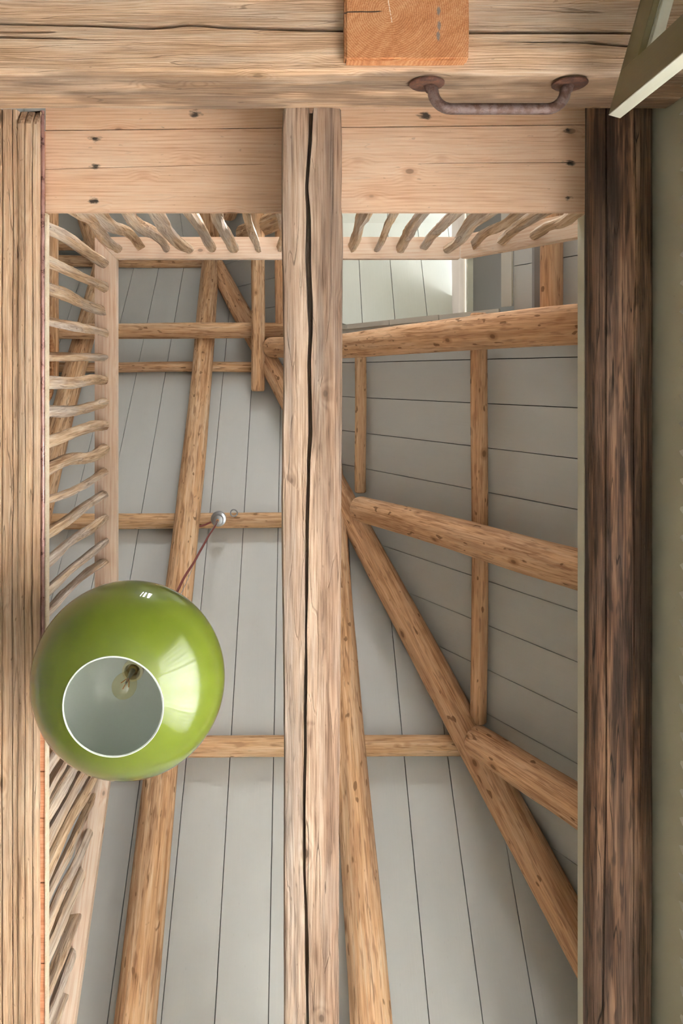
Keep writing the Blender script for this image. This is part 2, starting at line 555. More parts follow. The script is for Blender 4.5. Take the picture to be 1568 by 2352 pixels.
MAT['pine_edge'] = wood('pale_pine_edge', '#dcc6a4', '#ebdbc0', '#f4e8d4', greying=0.0, cracks=0.0, knots=0, speck=0.1, bump=0.2, ringamp=0)
MAT['rust'] = rusty('rusty_iron', '#553c32', '#7a6863')
MAT['rust_plate'] = rusty('rusty_plate', '#452a20', '#6b4838', 0.2, 0.7)
MAT['copper'] = rusty('tarnished_copper', '#97736d', '#b08d85', 0.5, 0.32, 25)
MAT['steel'] = plain('brushed_steel', '#a9adb2', 0.33, 0.9)
MAT['cord'] = plain('red_brown_cord', '#7a3a30', 0.75)
MAT['socket'] = plain('cream_bakelite', '#e4dfc0', 0.35, 0, 0.3)
MAT['filament'] = plain('amber_filament', '#f0a04a', 0.4)
MAT['brass'] = plain('bulb_brass', '#cdbb8c', 0.4, 0.1)
MAT['wire'] = plain('dull_metal_wire', '#a3a5a6', 0.4, 0.4)
MAT['curtain'] = cloth('white_sheer_curtain', '#faf9f5', 0.78, 900, 0.05)
MAT['fabric'] = cloth('grey_wool_blind', '#cfc8c0', 0.45, 400)
MAT['window_glass'] = clear_glass('window_glass')
MAT['bulb_glass'] = clear_glass('amber_bulb_glass', (0.97, 0.93, 0.78, 1), 0.07)
MAT['wicker'] = wood('woven_cane', '#7a4c2c', '#b3835a', '#cfa77c', greying=0.0, cracks=0.0, knots=0.0, speck=0.2, bump=0.4, ringamp=0)

def green_glass():
    t = NT('green_cased_glass')
    raw, p = coords(t)
    a = t.noise(p, 6, 3)
    t.l(t.mix(a, lin('#4f5b15'), lin('#667125')), t.b.inputs['Base Color'])
    t.b.inputs['Roughness'].default_value = 0.35
    t.b.inputs['Specular IOR Level'].default_value = 0.15
    t.b.inputs['Coat Weight'].default_value = 1.0
    t.b.inputs['Coat Roughness'].default_value = 0.015
    t.b.inputs['Coat IOR'].default_value = 1.45
    return t.m
MAT['green'] = green_glass()
MAT['opal'] = plain('white_opal_glass', '#eef4ec', 0.3, 0, 0.5)

def endgrain():
    t = NT('sawn_end_grain')
    tc = t.n('ShaderNodeTexCoord'); p = tc.outputs['Object']
    q = t.vm('SUBTRACT', p, (-0.048, 0.02, 0))
    wob = t.noise(p, 9, 3)
    r = t.vm('LENGTH', t.vm('MULTIPLY', q, (1, 1.05, 0)))
    r = t.math('MULTIPLY_ADD', wob, 0.02, r)
    rg = t.math('MULTIPLY_ADD', t.math('SINE', t.math('MULTIPLY', r, 2 * math.pi / 0.0056)), 0.5, 0.5)
    fz = t.noise(p, 260, 3, 0.7)
    mp = t.n('ShaderNodeMapping'); mp.inputs['Rotation'].default_value = (0, 0, 0.75); t.l(p, mp.inputs['Vector'])
    sw = t.noise(t.vm('MULTIPLY', mp.outputs[0], (14, 90, 1)), 1, 4, 0.65)
    bl = t.noise(p, 11, 4)
    f = t.math('MULTIPLY_ADD', rg, 0.16, t.math('MULTIPLY', fz, 0.5))
    f = t.math('MULTIPLY_ADD', sw, 0.45, f)
    f = t.math('MULTIPLY_ADD', bl, 0.5, t.math('SUBTRACT', f, 0.27), clamp=True)
    col = t.ramp(f, [(0.2, lin('#8a4e2a')), (0.5, lin('#b97a4c')), (0.85, lin('#dcae82'))])
    sp = t.n('ShaderNodeSeparateXYZ'); t.l(p, sp.inputs[0])
    # drying check from the edge to the pith, a pale scratch, bluish stains
    yc = t.math('ABSOLUTE', t.math('SUBTRACT', t.math('MULTIPLY_ADD', wob, 0.012, sp.outputs['Y']), 0.027))
    ck_ = t.math('MULTIPLY', t.smooth(yc, 0.0008, 0.0026, 1, 0), t.smooth(sp.outputs['X'], -0.075, -0.058, 1, 0))
    col = t.mix(ck_, col, (0.03, 0.015, 0.008, 1))
    xs = t.math('ABSOLUTE', t.math('SUBTRACT', t.math('MULTIPLY_ADD', sp.outputs['Y'], -0.17, sp.outputs['X']), -0.047))
    sc_ = t.math('MULTIPLY', t.math('MULTIPLY', t.smooth(xs, 0.0006, 0.0016, 1, 0), t.smooth(sp.outputs['Y'], 0.046, 0.050, 1, 0)), t.smooth(fz, 0.35, 0.6))
    col = t.mix(sc_, col, lin('#f0e6da'))
    for q_ in ((0.083, 0.018), (0.084, 0.056), (0.082, 0.083)):
        dl_ = t.vm('LENGTH', t.vm('MULTIPLY', t.vm('SUBTRACT', p, (q_[0], q_[1], 0)), (2.2, 0.9, 0)))
        col = t.mix(t.math('MULTIPLY', t.smooth(t.math('MULTIPLY_ADD', fz, 0.012, dl_), 0.012, 0.020, 1, 0), 0.8), col, lin('#6c6d70'))
    t.l(col, t.b.inputs['Base Color'])
    t.b.inputs['Roughness'].default_value = 0.85
    t.bump(t.math('ADD', t.math('MULTIPLY', sw, 0.7), fz), 0.7, 0.004)
    return t.m
MAT['end'] = endgrain()

# ================================================================== SETTING: roof
ZE = 2.45           # eaves height above camera
GAP = 0.0042

def prism(poly, nrm, t):
    """poly: list of world points; thickness t along nrm; returns local verts/faces around the centroid"""
    c = sum(poly, Vector()) / len(poly)
    n = len(poly)
    v = [p - c for p in poly] + [p - c + nrm * t for p in poly]
    f = [tuple(range(n)), tuple(range(2 * n - 1, n - 1, -1))]
    for i in range(n):
        j = (i + 1) % n
        f.append((i, j, j + n, i + n))
    return c, v, f

def plank_on(poly, nrm, along, parent, mat, t=0.018, name='board'):
    c, v, f = prism(poly, nrm, t)
    x = along.normalized(); z = nrm.normalized(); y = z.cross(x)
    R = Matrix((x, y, z)).transposed()
    v = [R.inverted() @ p for p in v]
    m = R.to_4x4(); m.translation = c
    return mesh_obj(name, v, f, mat, parent, False, m)

nS = Vector((0, 1, K)).normalized(); nE = Vector((1, 0, M)).normalized(); nN = Vector((0, -1, K)).normalized()
dS = Vector((0, -K, 1)); dE = Vector((-M, 0, 1)); dN = Vector((0, K, 1))
def pS(x, d): return V(x, C1 - K * d, d)
def pN(x, d): return V(x, K * d + C3, d)
def pE(y, d): return V(C2 - M * d, y, d)
def hipX(d): return C2 - M * d
XW = -3.6
APX = hipX(RIDGE)

def backing(name, polys, nrm, label):
    vs, fs = [], []
    for poly in polys:
        b = len(vs)
        n = len(poly)
        vs += [p + nrm * 0.020 for p in poly] + [p + nrm * 0.06 for p in poly]
        fs.append(tuple(b + i for i in range(n)))
        fs.append(tuple(b + n + i for i in range(n - 1, -1, -1)))
        for i in range(n):
            j = (i + 1) % n
            fs.append((b + i, b + j, b + n + j, b + n + i))
    return mesh_obj(name, vs, fs, MAT['backing'], kind='structure', label=label)

roofS = backing('ceiling', [[pS(XW, ZE), pS(hipX(ZE) + .15, ZE), pS(APX + .15, RIDGE), pS(APX + .05, RIDGE + .08), pS(XW, RIDGE + .08)]], nS, 'long roof slope of pale grey boards running up to the ridge')
RW = (-0.35, 0.40, 3.60, 4.70)           # unseen roof window added to light the long slope: X from, to, height from, to
roofN = backing('ceiling', [
    [pN(XW, 1.9), pN(hipX(1.9) + .15, 1.9), pN(hipX(RW[2]) + .15, RW[2]), pN(XW, RW[2])],
    [pN(XW, RW[2]), pN(RW[0], RW[2]), pN(RW[0], RW[3]), pN(XW, RW[3])],
    [pN(RW[1], RW[2]), pN(hipX(RW[2]) + .15, RW[2]), pN(hipX(RW[3]) + .15, RW[3]), pN(RW[1], RW[3])],
    [pN(XW, RW[3]), pN(hipX(RW[3]) + .15, RW[3]), pN(APX + .15, RIDGE), pN(XW, RIDGE)]], nN, 'far shaded roof slope of grey boards beyond the ridge')

def roof_boards_SN(pf, nrm, along, parent, n0, n1, e0, wdt, zlow):
    for i in range(n0, n1):
        xa, xb = e0 + wdt * i + GAP / 2, e0 + wdt * (i + 1) - GAP / 2
        if xa > hipX(zlow) - 0.03: continue
        def top(x): return min(RIDGE, (C2 - x) / M)
        lo = zlow
        ta, tb = top(xa), top(min(xb, hipX(lo)))
        poly = [pf(xa, lo), pf(min(xb, hipX(lo)), lo)]
        if tb > lo + 0.01: poly.append(pf(xb, tb))
        if ta >= RIDGE - 1e-6 and tb < RIDGE: poly.append(pf(APX, RIDGE))
        poly.append(pf(xa, ta))
        plank_on(poly, nrm, along, parent, MAT['boards'])
roof_boards_SN(pS, nS, dS, roofS, -15, 9, -0.1145, 0.2205, ZE)
roof_boards_SN(pN, nN, dN, roofN, -15, 0, -0.1145, 0.2205, 5.2)
rw = empty('window_added', pN(-0.2, 4.5), kind='structure', label='unseen roof window added in the far slope to light the loft')
for a_, b_ in (((RW[0], RW[2]), (RW[1], RW[2])), ((RW[0], RW[3]), (RW[1], RW[3])), ((RW[0], RW[2]), (RW[0], RW[3])), ((RW[1], RW[2]), (RW[1], RW[3])), ((0.02, RW[2]), (0.02, RW[3]))):
    bar('window_frame', pN(*a_) + nN * .03, pN(*b_) + nN * .03, .05, .05, MAT['cream'], rw, nN)

# end slope with the dormer opening
DY0, DY1, DYR = -0.298, -1.922, -1.110      # dormer sides and ridge (Y)
DZ0, DZL, DZR = 3.552, 4.95, 5.426          # opening sill, dormer plate, dormer ridge
def hipS(d): return C1 - K * d
def hipN(d): return K * d + C3
roofE = backing('ceiling', [
    [pE(hipS(ZE) + .15, ZE), pE(DY0, ZE), pE(DY0, DZL), pE(DYR, DZR), pE(DYR, RIDGE + .08), pE(hipS(RIDGE) + .1, RIDGE + .08)],
    [pE(DY1, ZE), pE(hipN(ZE) - .15, ZE), pE(hipN(RIDGE) - .15, RIDGE + .08), pE(DYR, RIDGE + .08), pE(DYR, DZR), pE(DY1, DZL)],
    [pE(DY0, ZE), pE(DY1, ZE), pE(DY1, DZ0), pE(DY0, DZ0)],
], nE, 'steep hipped end slope of shaded grey boards with a dormer')
def dorm_top(y):
    return DZL + (DZR - DZL) * (1 - abs(y - DYR) / (DY0 - DYR))
for i in range(-10, 16):
    ya, yb = -0.076 + 0.222 * i + GAP / 2, -0.076 + 0.222 * (i + 1) - GAP / 2
    def top(y): return min((C1 - y) / K, (y - C3) / K)
    if top((ya + yb) / 2) < ZE + 0.05: continue
    inside = ya > DY1 - 0.02 and yb < DY0 + 0.02
    if inside:
        plank_on([pE(ya, ZE), pE(yb, ZE), pE(yb, DZ0), pE(ya, DZ0)], nE, dE, roofE, MAT['boards'])
        plank_on([pE(ya, dorm_top(ya)), pE(yb, dorm_top(yb)), pE(yb, top(yb)), pE(ya, top(ya))], nE, dE, roofE, MAT['boards'])
    else:
        poly = [pE(ya, ZE), pE(yb, ZE), pE(yb, max(top(yb), ZE + 0.01))]
        if ya < hipS(RIDGE) < yb: poly.append(pE(hipS(RIDGE), RIDGE))
        poly.append(pE(ya, top(ya)))
        plank_on(poly, nE, dE, roofE, MAT['boards'])

# dormer ceiling (two small slopes), gable wall, window
DK = (DZR - DZL) / (DY0 - DYR)
XG = 1.10
nDS = Vector((0, DK, 1)).normalized(); nDN = Vector((0, -DK, 1)).normalized()
def pDS(x, y): return V(x, y, DZL + (DY0 - y) * DK)
def pDN(x, y): return V(x, y, DZL + (y - DY1) * DK)
XO = 1.20
dorm = mesh_obj('ceiling', *(lambda q: (q[0], q[1]))((
    [pDS(-0.02, DYR) + nDS * 0.02, pDS(XO, DYR) + nDS * 0.02, pDS(XO, DY0 + 0.02) + nDS * 0.02, pDS(0.2, DY0 + 0.02) + nDS * 0.02,
     pDN(XO, DY1 - 0.02) + nDN * 0.02, pDN(0.2, DY1 - 0.02) + nDN * 0.02],
    [(0, 1, 2, 3), (1, 0, 5, 4)])), MAT['backing'], kind='structure', label='small gabled dormer ceiling of pale boards')
for k in range(6):
    xa, xb = 0.004 + 0.2205 * k + GAP / 2, 0.004 + 0.2205 * (k + 1) - GAP / 2
    if k == 5: xb = min(xb, XG + 0.1)
    if xa > XG + 0.08: continue
    def yst(x, s):
        d = max(DZL, (C2 - x) / M)
        return min(DY0, DY0 - (d - DZL) / DK) if s > 0 else max(DY1, DY1 + (d - DZL) / DK)
    plank_on([pDS(xa, max(yst(xa, 1), DYR + 0.01)), pDS(xb, max(yst(xb, 1), DYR + 0.01)), pDS(xb, DYR), pDS(xa, DYR)], nDS, Vector((0, -1, DK)), dorm, MAT['dormer'], 0.016)
    plank_on([pDN(xa, min(yst(xa, -1), DYR - 0.01)), pDN(xb, min(yst(xb, -1), DYR - 0.01)), pDN(xb, DYR), pDN(xa, DYR)], nDN, Vector((0, 1, DK)), dorm, MAT['dormer'], 0.016)
# cheeks of the dormer
for nm, y in (('wall_dormer_near', DY0 + 0.012), ('wall_dormer_far', DY1 - 0.012)):
    d0 = (C2 - XO) / M
    a = [V(hipX(DZL) + 0.04, y, DZL + 0.015), V(XO, y, DZL + 0.015), V(XO, y, d0)]
    c, v, f = prism(a, Vector((0, 1, 0)), 0.02)
    mesh_obj(nm, v, f, MAT['dormer'], None, False, Matrix.Translation(c - Vector((0, 0.01, 0))), kind='structure', label='painted side cheek of the dormer')
# gable wall of the dormer: panel below, sides beside, trims
WZ0, WZ1 = 4.63, 5.16
gw = mesh_obj('wall_dormer_gable', *(lambda a: (a[0], a[1]))((lambda pts: (
    [Vector(p) for p in pts], [(0, 1, 2, 3), (7, 6, 5, 4), (0, 4, 5, 1), (1, 5, 6, 2), (2, 6, 7, 3), (3, 7, 4, 0)]))(
    [V(XG, DY0, 3.42), V(XG, DY1, 3.42), V(XG, DY1, WZ0), V(XG, DY0, WZ0), V(XG + .05, DY0, 3.38), V(XG + .05, DY1, 3.38), V(XG + .05, DY1, WZ0), V(XG + .05, DY0, WZ0)])),
    MAT['panel'], kind='structure', label='dark grey wall panel under the dormer window')
win = empty('window_1', V(XG + 0.02, DYR, WZ0), kind='structure', label='low dormer window with pale painted frame')
box('window_sill', XG - 0.035, XG + 0.10, DY0 - 0.01, DY1 + 0.01, WZ0 - 0.028, WZ0 + 0.012, MAT['cream'], win, 0.003)
box('window_frame', XG + 0.01, XG + 0.06, DY0 - 0.002, DY0 - 0.05, WZ0 + 0.013, DZL + 0.02, MAT['cream'], win, 0.003)
box('window_frame', XG + 0.01, XG + 0.06, DY1 + 0.05, DY1 + 0.002, WZ0 + 0.013, DZL + 0.02, MAT['cream'], win, 0.003)
box('window_frame', XG + 0.012, XG + 0.058, DYR - 0.02, DYR + 0.02, WZ0 + 0.013, WZ1, MAT['cream'], win, 0.003)
mesh_obj('pane', [V(XG + 0.035, DY0 - 0.05, WZ0 + 0.012), V(XG + 0.035, DYR + 0.02, WZ0 + 0.012), V(XG + 0.035, DYR + 0.02, DZR - 0.05), V(XG + 0.035, DY0 - 0.05, DZL)], [(0, 1, 2, 3)], MAT['window_glass'], win)
mesh_obj('pane', [V(XG + 0.035, DYR - 0.02, WZ0 + 0.012), V(XG + 0.035, DY1 + 0.05, WZ0 + 0.012), V(XG + 0.035, DY1 + 0.05, DZL), V(XG + 0.035, DYR - 0.02, DZR - 0.05)], [(0, 1, 2, 3)], MAT['window_glass'], win)
# pale trim boards framing the dormer opening
tr = empty('trim_1', pE(DY0, 4.2), kind='structure', label='thin pale trim strips along the edge of the dormer opening')
def strip(d0, d1, y0, y1, mat, name='trim_strip'):
    poly = [pE(y0, d0), pE(y1, d0), pE(y1, d1), pE(y0, d1)]
    plank_on([p - nE * 0.012 for p in poly], nE, dE, tr, mat, 0.011, name)
strip(4.02, 4.40, DY0 - 0.026, DY0 + 0.004, MAT['trim'])
strip(4.405, 4.80, DY0 - 0.026, DY0 + 0.004, MAT['trim'])
strip(4.805, 5.06, DY0 - 0.026, DY0 + 0.004, MAT['trim'])
strip(3.63, 4.012, DY0 - 0.024, DY0 + 0.003, MAT['trim'])
strip(3.556, 3.615, DY0 - 0.03, DY1, MAT['trim'])

# blind hanging in the dormer window: two soft vertical folds
bl = empty('fabric_blind', V(XG - 0.03, -0.75, WZ0 + 0.05), label='grey wool blind bunched in the dormer window', cat='blind')
def fold(x0, r, ya, yb, d0, d1):
    rings = []
    for i in range(21):
        y = ya + (yb - ya) * i / 20
        ring = []
        for j in range(16):
            a = 2 * math.pi * j / 16
            rr = 1 + 0.06 * nz(y * 5, math.cos(a), math.sin(a))
            ring.append((x0 + r * rr * math.cos(a), y, (d0 + d1) / 2 + (d1 - d0) / 2 * rr * math.sin(a)))
        rings.append([(p[0] - XG + 0.03, p[1] + 0.75, p[2] - WZ0 - 0.05) for p in ring])
    v, f = loft(rings)
    mesh_obj('fabric_fold', v, f, MAT['fabric'], bl, True, Matrix.Translation(bl.location))
fold(XG - 0.030, 0.022, -0.34, -1.13, WZ0 + 0.06, WZ0 + 0.20)
fold(XG - 0.024, 0.020, -0.34, -1.13, WZ0 + 0.19, WZ0 + 0.46)

# ================================================================== SETTING: lower room
WX = 1.115
YB, YF, XL = -2.7, 3.55, -3.3
def wall(name, polys, thick, mat, label):
    vs, fs = [], []
    for a, b, ax in polys:   # axis-aligned boxes given as min/max corners
        base = len(vs)
        x0, y0, z0 = a; x1, y1, z1 = b
        vs += [V(x, y, z) for z in (z0, z1) for y in (y0, y1) for x in (x0, x1)]
        fs += [tuple(base + k for k in q) for q in ((0, 1, 3, 2), (4, 6, 7, 5), (0, 4, 5, 1), (2, 3, 7, 6), (0, 2, 6, 4), (1, 5, 7, 3))]
    return mesh_obj(name, vs, fs, mat, kind='structure', label=label)
FD = -CH
WIN_R = (-0.25, 2.75, -0.32, 1.80)
wall('wall_right', [((WX, YB, FD), (WX + .2, WIN_R[0], 2.44), 0), ((WX, WIN_R[1], FD), (WX + .2, YF, 2.44), 0),
                    ((WX, WIN_R[0], FD), (WX + .2, WIN_R[1], WIN_R[2]), 0), ((WX, WIN_R[0], WIN_R[3]), (WX + .2, WIN_R[1], 2.44), 0)], 0.2, MAT['olive'],
     'olive painted wall on the right behind the curtain')
wall('wall_left', [((XL - .2, YB, FD), (XL, YF, 2.44), 0)], 0.2, MAT['plaster'], 'olive grey wall of the lower room on the left')
wall('wall_back', [((XL, YB - .2, FD), (WX + .2, YB, 2.44), 0)], 0.2, MAT['plaster'], 'olive grey back wall of the lower room')
wall('wall_front', [((XL, YF, FD), (WX + .2, YF + .2, 2.6), 0)], 0.2, MAT['plaster'], 'olive grey front wall of the lower room')
wall('wall_gable', [((XW - .1, -5.6, 2.3), (XW, 3.6, 6.9), 0)], 0.1, MAT['boards'], 'painted gable wall of the loft on the left')
wall('floor', [((XL - .2, YB - .2, FD - .1), (WX + .2, YF + .2, FD), 0)], 0.1, MAT['floor'], 'pale wooden floor of the lower room')

# right window with simple frame and mullions
w2 = empty('window_2', V(WX + 0.1, 1.25, WIN_R[2]), kind='structure', label='wide window in the right wall behind the curtain')
for y in (WIN_R[0] + 0.03, 0.5, 1.25, 2.0, WIN_R[1] - 0.03):
    box('window_frame', WX + .10, WX + .15, y - .025, y + .025, WIN_R[2] + .05, WIN_R[3] - .05, MAT['cream'], w2, 0.003)
for d in (WIN_R[2] + .025, WIN_R[3] - .025):
    box('window_frame', WX + .10, WX + .15, WIN_R[0], WIN_R[1], d - .025, d + .025, MAT['cream'], w2, 0.003)

# upper floor: planks over the header, left landing planks, right landing edge, far landing slab
D_FL = 2.50
def notched(name, s_pts, front, back, z0, z1, notches, mat, amp=0.0015, n=48, nseg=10, **kw):
    """flat timber along X: underside at z0 with V-shaped cracks cut into it.
       front(s)/back(s) give the Y edges; notches = list of (yfun, wfun, depth)"""
    xs = [s_pts[0] + (s_pts[1] - s_pts[0]) * i / n for i in range(n + 1)]
    rings = []
    cx, cyy, cz = (s_pts[0] + s_pts[1]) / 2, (front(cx_ := (s_pts[0] + s_pts[1]) / 2) + back(cx_)) / 2, (z0 + z1) / 2
    seed = random.uniform(0, 50)
    for x in xs:
        f, b = front(x), back(x)
        pts = [(f, z0)]
        cuts = sorted([(yf(x), max(wf(x), 0.0003), dp if wf(x) > 0.0006 else 0.0002) for yf, wf, dp in notches], key=lambda q: -q[0])
        ys = []
        stops = [f] + [c[0] for c in cuts] + [b]
        for i in range(len(stops) - 1):
            a, e = stops[i], stops[i + 1]
            a2 = a - (cuts[i - 1][1] / 2 if i > 0 else 0.0)
            e2 = e + (cuts[i][1] / 2 if i < len(cuts) else 0.0)
            for k in range(nseg + 1):
                t = k / nseg
                y = a2 + (e2 - a2) * t
                pts.append((y, z0 + amp * nz(seed + x * 3, y * 14) * 2))
            if i < len(cuts):
                pts.append((cuts[i][0] + cuts[i][1] * .2, z0 + cuts[i][2]))
                pts.append((cuts[i][0] - cuts[i][1] * .2, z0 + cuts[i][2]))
        pts = pts[1:]
        pts += [(b, z1), (f, z1)]
        rings.append([(x - cx, p[0] - cyy, p[1] - cz) for p in pts])
    v, fc = loft(rings)
    m = Matrix.Translation(V(cx, cyy, cz))
    return mesh_obj(name, v, fc, mat, matrix=m, **kw)

fl = empty('ceiling', V(0.05, -0.7, D_FL + 0.02), kind='structure', label='underside of the upper floor, wide pale pine planks')
# stains sit around old nails; positions in the plank's own axes
plank_c = (0.055, (-0.5485 - 0.834) / 2)
st = [(195, 318, 1.0), (193, 381, .8), (196, 460, .9), (1283, 302, .75), (1283, 373, 1.0), (1282, 455, .6)]
MAT['pine'] = wood('pale_pine_plank', '#d09f7e', '#ebc5a5', '#f4d7bd', greying=0.08, ring=0.012, pith=(0.2, 0.06), cracks=0.12, knots=0.4, knot_scale=0.8,
                   streak=0.3, speck=0.35, bump=0.2, ringamp=0.10, rough=0.6,
                   spots=[(XX(a, D_FL) - plank_c[0], YY(b, D_FL) - plank_c[1], k) for a, b, k in st])
pc2 = (0.055, -0.96)
MAT['pine2'] = wood('pale_pine_plank_narrow', '#d09f7e', '#e7be9b', '#f1d1b4', greying=0.08, ring=0.012, pith=(0.1, 0.06), cracks=0.15, knots=0.5, knot_scale=0.9,
                    streak=0.35, speck=0.35, bump=0.2, ringamp=0.12, rough=0.6,
                    spots=[(XX(a, D_FL) - pc2[0], YY(b, D_FL) - pc2[1], k) for a, b, k in [(427, 267, 1.1), (955, 270, 1.1), (350, 296, .4)]])
X0F, X1F = XX(104, D_FL), XX(1343, D_FL)
edge = lambda x: interp([(X0F, YY(300, D_FL)), (X1F, YY(287, D_FL))], x)
p1 = notched('floor_plank', (X0F, X1F + 0.05), lambda x: YY(487, D_FL), lambda x: edge(x) + 0.0015, D_FL, D_FL + 0.022,
             [(lambda x: interp([(X0F, YY(389, D_FL)), (-.3, YY(379, D_FL)), (.2, YY(376, D_FL)), (X1F, YY(373, D_FL))], x),
               lambda x: 0.0022 if x < -0.12 or x > 0.42 else 0.0005, 0.006)], MAT['pine'], parent=None, amp=0.0006, n=40, nseg=6)
p1.parent = fl; p1.matrix_parent_inverse = Matrix.Translation(fl.location).inverted()
p2 = notched('floor_plank', (X0F, X1F + 0.05), lambda x: edge(x) - 0.0025, lambda x: -1.10, D_FL + 0.002, D_FL + 0.024, [], MAT['pine2'], amp=0.0006, n=30, nseg=6)
p2.parent = fl; p2.matrix_parent_inverse = Matrix.Translation(fl.location).inverted()
box('floor_slab', XW, WX + .6, -5.5, -1.11, D_FL, D_FL + 0.03, MAT['floor'], fl)
# landing on the left: planks running away from the edge, their sawn ends behind a thin pale nosing
lf = empty('ceiling', V(-1.2, 1.0, D_FL), kind='structure', label='underside of the left landing, reddish planks with pale nosing')
ys = [YY(p, D_FL) for p in (300, 420, 545, 700, 860, 1010, 1130, 1290, 1440, 1610, 1772, 1880, 2028, 2213, 2352, 2480, 2640)]
for a, b in zip(ys, ys[1:]):
    j = random.uniform(-.0012, .0012)
    box('floor_plank', -1.75, XX(103.6, D_FL) + j, a + .0016, b - .0016, D_FL + j, D_FL + .022, MAT['brick_wood'], lf, 0.001)
box('floor_slab', XW, -1.755, -1.1, 3.4, D_FL, D_FL + 0.03, MAT['floor'], lf)
box('nosing', XX(103.9, D_FL), XX(107.6, D_FL), YY(490, D_FL), 2.75, D_FL - .006, D_FL + .026, MAT['pine_edge'], lf, 0.001)
# right landing edge
box('trim_2', 0.954, WX + .62, -0.53, 3.3, 2.452, 2.512, MAT['olive'], None, 0.002, kind='structure', label='narrow olive painted floor edge beside the dark log')

# ================================================================== BEAMS of the lower ceiling
# cross beam with handle
ZB, ZT, YFACE = 1.97, 2.228, -0.80
def yb(py): return YY(py, ZB)
ck = lambda pts: (lambda x: yb(interp(pts, CX + x * FPX / ZB)))
wd = lambda pts: (lambda x: interp(pts, CX + x * FPX / ZB) * ZB / FPX)
def cross_beam():
    n = 110
    xa, xb_ = -1.45, WX - 0.004
    cracks = [(ck([(0, 54), (168, 58), (255, 59), (357, 63), (438, 55), (510, 61), (612, 64), (785, 69), (900, 71), (1079, 73), (1446, 74), (1568, 76)]),
               wd([(0, 6), (200, 8), (300, 12), (440, 10), (785, 13), (1079, 12), (1446, 10)]), 0.055),
              (ck([(0, 84), (173, 89), (204, 92), (800, 93), (1212, 97), (1329, 97), (1436, 104), (1568, 108)]),
               wd([(0, 9), (120, 7), (200, 3), (300, .5), (1150, 0.4), (1230, 6), (1330, 7), (1440, 11), (1568, 9)]), 0.035),
              (ck([(0, 72), (150, 74), (250, 73), (1568, 90)]), wd([(0, 10), (110, 8), (118, .5), (1568, 0.3)]), 0.012)]
    rings = []
    cy, cz = YFACE - 0.16, (ZB + ZT) / 2
    cx = (xa + xb_) / 2
    for i in range(n + 1):
        x = xa + (xb_ - xa) * i / n
        f = YFACE + 0.004 * nz(x * 2.3, 4.1)
        lowr = 0.010 + 0.006 * nz(x * 3, 8.8)
        zsag = 0.006 * nz(x * 1.1, 2.2)
        pts = [(f + 0.008 * nz(x * 1.6, 30.) - 0.002, ZT + 0.004 * nz(x * 4, 3.)), (f + 0.002, ZT - .05), (f + .003 * nz(x * 5, 1.), ZT - .11), (f + .004 * nz(x * 5, 6.), ZT - .17),
               (f, ZB + lowr * 1.6 + zsag), (f - lowr * .6, ZB + lowr * .35 + zsag)]
        cuts = sorted([(yf(x), max(wf(x), .0004), dp if wf(x) > .0012 else .0002) for yf, wf, dp in cracks], key=lambda q: -q[0])
        stops = [f - lowr * 1.4] + [c[0] for c in cuts] + [YFACE - .32]
        for q in range(len(stops) - 1):
            a = stops[q] - (cuts[q - 1][1] / 2 if q else 0)
            e = stops[q + 1] + (cuts[q][1] / 2 if q < len(cuts) else 0)
            for k in range(7):
                y = a + (e - a) * k / 6
                pts.append((y, ZB + zsag * 0.5 + .0035 * nz(x * 4, y * 12) + .0016 * nz(x * 17, y * 40)))
            if q < len(cuts):
                pts.append((cuts[q][0] + cuts[q][1] * .2, ZB + cuts[q][2])); pts.append((cuts[q][0] - cuts[q][1] * .2, ZB + cuts[q][2]))
        pts += [(YFACE - .32, ZT), ]
        rings.append([(x - cx, p[0] - cy, p[1] - cz) for p in pts])
    v, f = loft(rings)
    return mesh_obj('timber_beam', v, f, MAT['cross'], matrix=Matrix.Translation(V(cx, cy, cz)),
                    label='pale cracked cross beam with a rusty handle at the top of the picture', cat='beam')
cross_beam()

# beams running lengthways (built along Y; local X is the grain)
def long_beam(name, ya, yb_, section, mat, n=120, **kw):
    """section(py-like station y) -> list of (x, d) points"""
    rings = []
    secs = [(ya + (yb_ - ya) * i / n) for i in range(n + 1)]
    mid = section((ya + yb_) / 2)
    cx = sum(p[0] for p in mid) / len(mid); cz = sum(p[1] for p in mid) / len(mid)
    cy = (ya + yb_) / 2
    for y in secs:
        rings.append([(y - cy, -(p[0] - cx), p[1] - cz) for p in section(y)])
    v, f = loft(rings)
    m = Matrix(((0, -1, 0, 0), (1, 0, 0, 0), (0, 0, 1, 0), (0, 0, 0, 1)))
    m.translation = V(cx, cy, cz)
    return mesh_obj(name, v, f, mat, matrix=m, **kw)

